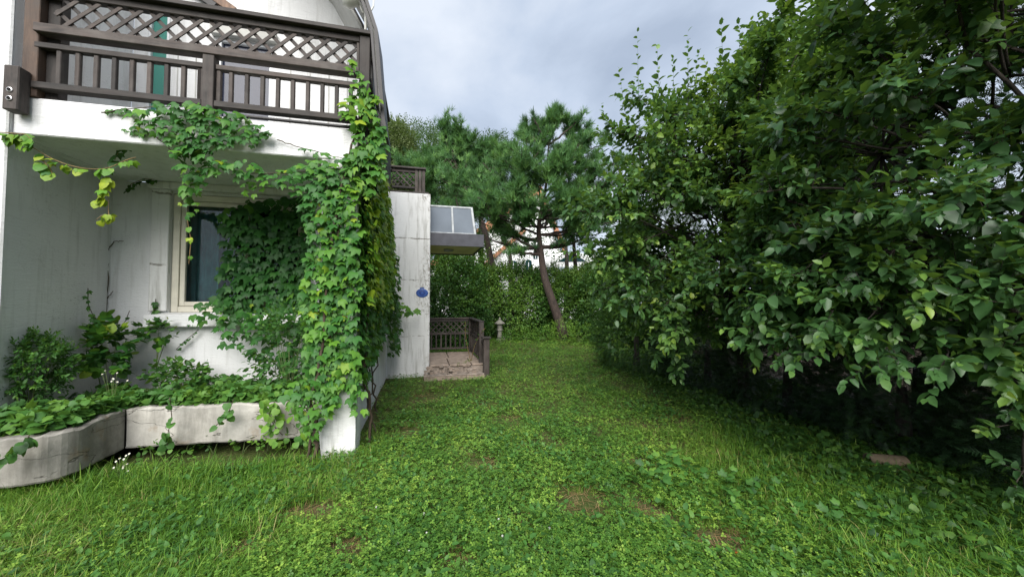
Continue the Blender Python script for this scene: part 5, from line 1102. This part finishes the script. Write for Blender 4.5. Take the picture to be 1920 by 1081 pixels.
def leaf_clump(seed, n, lmin, lmax, elev, tm, z0=.01, rad=.02):
    r = np.random.default_rng(seed); lv = Leaves(); a = r.uniform(0, 6.28, n); el = np.radians(r.uniform(*elev, n)); d = np.stack([np.cos(a) * np.cos(el), np.sin(a) * np.cos(el), np.sin(el)], -1)
    p = d * [1, 1, 0] * rad + np.stack([r.normal(0, rad, n), r.normal(0, rad, n), r.uniform(z0 * .4, z0, n)], -1); lv.add(p, d, np.array([0, 0, 1.0]) + r.normal(0, .2, (n, 3)), r.uniform(lmin, lmax, n), np.clip(r.normal(.5, .15, n), 0, 1)); p, m, h = lv.get(); return place(tm, p, m, h)
def protos(lst, mat, nm): return [np_mesh(nm, V, T, M[mat], {'hue': h}) for V, T, h in lst]
# where the lawn is: open ground not covered by house, porch, planter, tree border
g = np.random.default_rng(200)
def lawn_points(n, ylim=(1.6, 17.0)):
    y = ylim[0] + (ylim[1] - ylim[0]) * g.random(n) ** 1.7; x = g.uniform(-1, 1, n) * (y * 1.42 + .4); ok = (x > -5.5) & (x < 5.2); x, y = x[ok], y[ok]
    h = toH(np.stack([x, y, 0 * x], -1)); inh = (h[:, 0] < .02) & (h[:, 1] > -.02) & (h[:, 1] < 4.05); inh |= (h[:, 0] < .86) & (h[:, 1] > 4.03) & (h[:, 1] < 8); inh |= (h[:, 0] > .65) & (h[:, 0] < 1.95) & (h[:, 1] > 3.3) & (h[:, 1] < 6.0); inh |= (h[:, 0] < -2.8) & (h[:, 1] > -.10); inh |= (h[:, 0] < -.4) & (h[:, 1] > .18)
    return x[~inh], y[~inh]
BARE = [(G(900, 880), .20), (G(1090, 948), .22), (G(1240, 965), .24), (G(1030, 840), .26), (G(800, 745), .4), (G(560, 965), .25), (G(1180, 870), .15), (G(960, 790), .25), (G(690, 790), .22), (G(870, 1060), .2), (G(1330, 1010), .2), (G(640, 1040), .12), (G(1000, 1030), .12), (G(760, 810), .2), (G(450, 1040), .12)]
def bare(x, y):
    k = np.zeros(len(x))
    for c, r in BARE: k = np.maximum(k, np.exp(-(((x - c[0]) / (r * 1.3)) ** 2 + ((y - c[1]) / r) ** 2)))
    return k * 1.0 + .75 * (noise2(x * 5, y * 5, 10) - .5) + .35 * (noise2(x * 14, y * 14, 11) - .5)
def shade(x, y): return np.clip((x + .8 * noise2(x * 1.5, y * 1.5, 2) - 3.4) / .9, 0, 1)      # thin growth on the earth below the trees
def zg(x, y): return ground_h(x, y)
def grassy(x, y):        # long grass at the left and right foreground, clover between
    return np.clip(np.maximum((-0.95 - x) / .8, (x - 1.3) / 1.0) * (y < 4.6) + .15 + .9 * (noise2(x * 1.1 + 3, y * 1.1, 5) - .45), 0.0, 1)
x, y = lawn_points(30000); k = (g.random(len(x)) < np.clip(.52 + .6 * grassy(x, y), 0, 1)) & (bare(x, y) < .62) & (g.random(len(x)) > shade(x, y) * .85); x, y = x[k], y[k]
tall = np.clip(grassy(x, y), .25, 1)
near = np.exp(-((toH(np.stack([x, y, 0 * x], -1))[:, 1] + .25) / .3) ** 2) * (x < -1.7)
scatter('lawn_grass', 'short mixed grass blades covering the lawn', 'grass', np.stack([x, y, zg(x, y)], -1), g.uniform(0, 6.28, len(x)), (.45 + .55 * tall + .25 * near) * g.uniform(.7, 1.25, len(x)), g.integers(0, 5, len(x)), protos([blade_tuft(20, .06, .17, .035, 210 + i, .0021, 1.2) for i in range(5)], 'grass', 'grass'))
x, y = lawn_points(40000); k = (g.random(len(x)) < np.clip(1.0 - .72 * grassy(x, y), 0, 1)) & (noise2(x * 3.1, y * 3.1, 3) + .5 * noise2(x * 9, y * 9, 4) > .42) & (bare(x, y) < .52) & (g.random(len(x)) > shade(x, y) * .9); x, y = x[k], y[k]
scatter('lawn_clover', 'clover and small leafy weeds covering the lawn', 'clover', np.stack([x, y, zg(x, y)], -1), g.uniform(0, 6.28, len(x)), g.uniform(.75, 1.35, len(x)) * np.interp(y, [2, 4, 8, 16], [1.15, 1.1, 1.25, 1.7]), g.integers(0, 5, len(x)), protos([clover_clump(220 + i) for i in range(5)], 'clover', 'clover'))
x, y = lawn_points(13000); k = (bare(x, y) < .55) & (g.random(len(x)) > shade(x, y) * .6) & (noise2(x * 1.6, y * 1.6, 8) > .34); x, y = x[k], y[k]
scatter('lawn_weeds', 'scattered broad leaved weeds growing through the lawn', 'weed', np.stack([x, y, zg(x, y)], -1), g.uniform(0, 6.28, len(x)), g.uniform(.6, 1.25, len(x)), g.integers(0, 4, len(x)), protos([leaf_clump(230 + i, 9, .025, .055, (5, 55), ovate(.30, .05, .2), .08, .04) for i in range(4)], 'leaf_weed', 'weed'))
x, y = lawn_points(6500, (1.6, 8)); k = (bare(x, y) > .15); x, y = x[k], y[k]
scatter('dead_thatch', 'brown dead grass and leaf litter in the bare lawn patches', 'litter', np.stack([x, y, zg(x, y) + .004], -1), g.uniform(0, 6.28, len(x)), g.uniform(.5, 1.1, len(x)), g.integers(0, 3, len(x)), protos([leaf_clump(240 + i, 14, .05, .13, (-2, 14), ovate(.018, .0, .05), .012, .04) for i in range(3)], 'dry', 'thatch'))
# leafy cover in the shade under the trees
n = 3200; y = g.uniform(1.8, 12, n); x = g.uniform(2.6, 5.2, n); k = np.hypot(x - G(1662, 880)[0] + .05, y - G(1662, 880)[1] + .1) > .17; x, y = x[k], y[k]; n = len(x)
scatter('shade_ground_cover', 'dark low leaves growing in the shade below the border trees', 'ground cover', np.stack([x, y, zg(x, y)], -1), g.uniform(0, 6.28, n), g.uniform(.7, 1.3, n), g.integers(0, 4, n), protos([leaf_clump(250 + i, 11, .025, .055, (5, 60), roundleaf(), .08, .06) for i in range(4)], 'leaf_hedge', 'cover'))
# weeds at the foot of the hedge
WG = 'leafy weeds at the foot of the back hedge'
for i, (px, py, r_, h_, hue) in enumerate(((985, 640, .35, .45, .7), (1020, 640, .35, .5, .75), (1055, 642, .6, .85, .9), (1090, 645, .55, .75, .9), (1120, 645, .55, .75, .7), (1150, 648, .6, .7, .6), (955, 640, .3, .35, .6))):
    p = G(px, py); bush('nettle_clump', ('leafy weed clump left of the pine foot', 'leafy weed clump just left of the pine foot', 'tall bright weed clump at the foot of the pine', 'bright weed clump right of the pine foot', 'grey green weed clump second right of the pine', 'weed clump below the leafy tree at the lawn corner', 'low weeds beside the stone lantern')[i], p, p + [0, 0, h_ * .4], (r_, .4, h_ * .6), 130, .07, DM, 300 + i, hue, 'leaf_weed', 0, 'weed', 7, .2, WG)
for i, (px, py, hue) in enumerate(((345, 855, .5), (400, 852, .55), (455, 850, .65), (500, 848, .7), (545, 845, .75), (590, 838, .7), (285, 868, .6))):
    p = G(px, py); bush('broad_weed', 'leafy weed in the grass below the planter, %s from the left' % ('second third fourth fifth sixth seventh first'.split()[i]), p, p + [0, 0, .1], (.11, .09, .13), 16, .055, [ovate(.32, .06, .2), roundleaf()], 320 + i, hue, 'leaf_weed', 0, 'weed', 5, .09, 'weeds below the planter')
# single lawn weeds one can pick out
PG = 'plantain rosettes in the lawn'
ORD = 'leftmost second third fourth fifth sixth seventh eighth ninth tenth eleventh twelfth rightmost'.split()
def nth(spots, i, what):
    r = sorted(range(len(spots)), key=lambda k: spots[k][0]).index(i); return what % ('leftmost' if r == 0 else 'rightmost' if r == len(spots) - 1 else ORD[r] + ' from left')
pm = protos([leaf_clump(260 + i, 11, .09, .17, (25, 70), ovate(.16, .05, .25), .01, .012) for i in range(3)], 'leaf_weed', 'rosette')
SPT = ((940, 838, 1.0), (990, 790, .9), (1000, 845, .8), (1010, 975, .9), (970, 880, .8), (560, 1000, .6), (925, 775, .9), (1510, 1030, .9), (1170, 1010, .8), (730, 960, .6), (1330, 880, .6), (860, 900, .6), (1290, 1050, .8))
for i, (px, py, s) in enumerate(SPT):
    p = G(px, py); o_ = empty('plantain', (p[0], p[1], float(ground_h(p[0], p[1])))); tag(o_, ('tallest upright leaf rosette standing alone mid lawn' if i == 0 else nth(SPT, i, 'low rosette of long pale leaves in the lawn, %s')), 'weed', PG); q_ = link('leaves', pm[i % 3], o_); q_.scale = (s, s, s); q_.rotation_euler = (0, 0, i * 1.3)
cm = protos([leaf_clump(270 + i, 26, .035, .06, (15, 60), ivyleaf(), .12, .10) for i in range(2)], 'leaf_weed', 'clump')
SPB = ((1260, 890), (1210, 910), (1310, 900), (1390, 930), (1430, 945), (1360, 950), (1240, 925), (1650, 1000), (1700, 1010), (1600, 1010))
for i, (px, py) in enumerate(SPB):
    p = G(px, py); o_ = empty('buttercup_clump', (p[0], p[1], float(ground_h(p[0], p[1])))); tag(o_, nth(SPB, i, 'bright clump of lobed leaves by the tree shade, %s'), 'weed', 'lobed leaf clumps in the lawn'); q_ = link('leaves', cm[i % 2], o_); q_.rotation_euler = (0, 0, i * 2.1); q_.scale = (1.25,) * 3
SPC = ((706, 955), (795, 965), (942, 998), (767, 1035), (745, 1020), (1030, 985), (935, 968), (800, 1000))
for i, (px, py) in enumerate(SPC):
    p = G(px, py, .07); o_ = empty('clover_blossom', (p[0], p[1], float(ground_h(p[0], p[1])))); tag(o_, nth(SPC, i, 'small white clover blossom in the near lawn, %s'), 'flower', 'white clover blossoms')
    bm = lathe_bm([(.003, .066), (.007, .069), (.008, .075), (.006, .081), (.002, .083)], 9); link('head', bm_mesh('head', bm, M['petal'], True), o_); V, T = tube_vt([(0, 0, 0), (.003, 0, .035), (0, 0, .068)], .0015, 4); link('stalk', np_mesh('stalk', V, T, M['stem_green']), o_)
p = G(1390, 1046, .03); V, T, h = place(ovate(.36, .12, .3), np.array([[0, 0, .035]]), np.array([[[.05, 0, .01], [0, .055, 0], [-.01, .0, .05]]]), np.array([.5])); o_ = link('fallen_leaf', np_mesh('fallen_leaf', V, T, M['orange_leaf'], {'hue': h})); o_.location = (p[0], p[1], float(ground_h(p[0], p[1])) + .03); o_.rotation_euler = (0, 0, .8); tag(o_, 'curled orange fallen leaf on the lawn at lower right', 'leaf')
# clay pipe in the shade
p = G(1662, 880); cp = empty('clay_pipe', (p[0], p[1], .06), R(-14)); tag(cp, 'short dull clay pipe lying in the shade under the trees', 'pipe')
bm = bmesh.new(); n = 24; rr = [[bm.verts.new((xx, r_ * math.cos(k / n * 6.28318), r_ * math.sin(k / n * 6.28318))) for k in range(n)] for xx, r_ in ((-.15, .075), (-.14, .08), (.15, .08), (.15, .066), (-.15, .064))]
for A, B in zip(rr, rr[1:] + rr[:1]):
    for k in range(n): bm.faces.new((A[k], A[(k + 1) % n], B[(k + 1) % n], B[k]))
link('pipe_body', bm_mesh('pipe_body', bm, M['clay'], True), cp)
# dead stalk leaning on the porch railing
ds = empty('dry_stalk', H(1.85, 4.35, .2), HA); tag(ds, 'thin yellow weed stalks arching out of the porch corner', 'weed'); tb = []; lv = Leaves()
for e_ in ((1.62, 4.2, 1.15), (2.02, 3.9, 1.02)):
    b0 = H(1.78, 4.4, .2); e2 = H(*e_); cu = bez(b0, (b0 + e2) / 2 + [-.1, 0, .12], e2, 9); tb.append(tube_vt(cu, np.linspace(.009, .004, 9), 5)); lv.add(cu[2:] + g.normal(0, .01, (7, 3)), rdir(g, 7), rdir(g, 7), .06, .7)
build_tubes('stalk', ds, H(1.85, 4.35, .2), tb, M['stem_red']); build_leaves(ds, H(1.85, 4.35, .2), lv, [ovate(.3, .05, .2)], M['leaf_weed'], 0)
for i, (a_, b_) in enumerate(((1.72, 4.3), (1.45, 3.95), (1.6, 4.05))):
    V, T, h = blade_tuft(14, .05, .16, .03, 280 + i, .004, .9); o_ = empty('porch_weed', H(a_, b_, .21)); tag(o_, ('small grass weed beside the porch railing', 'small grass weed at the porch edge above the rubble', 'small grass weed between the porch edge and railing')[i], 'grass', 'weeds in the porch joints'); link('blades', np_mesh('blades', V, T, M['grass'], {'hue': h}), o_)
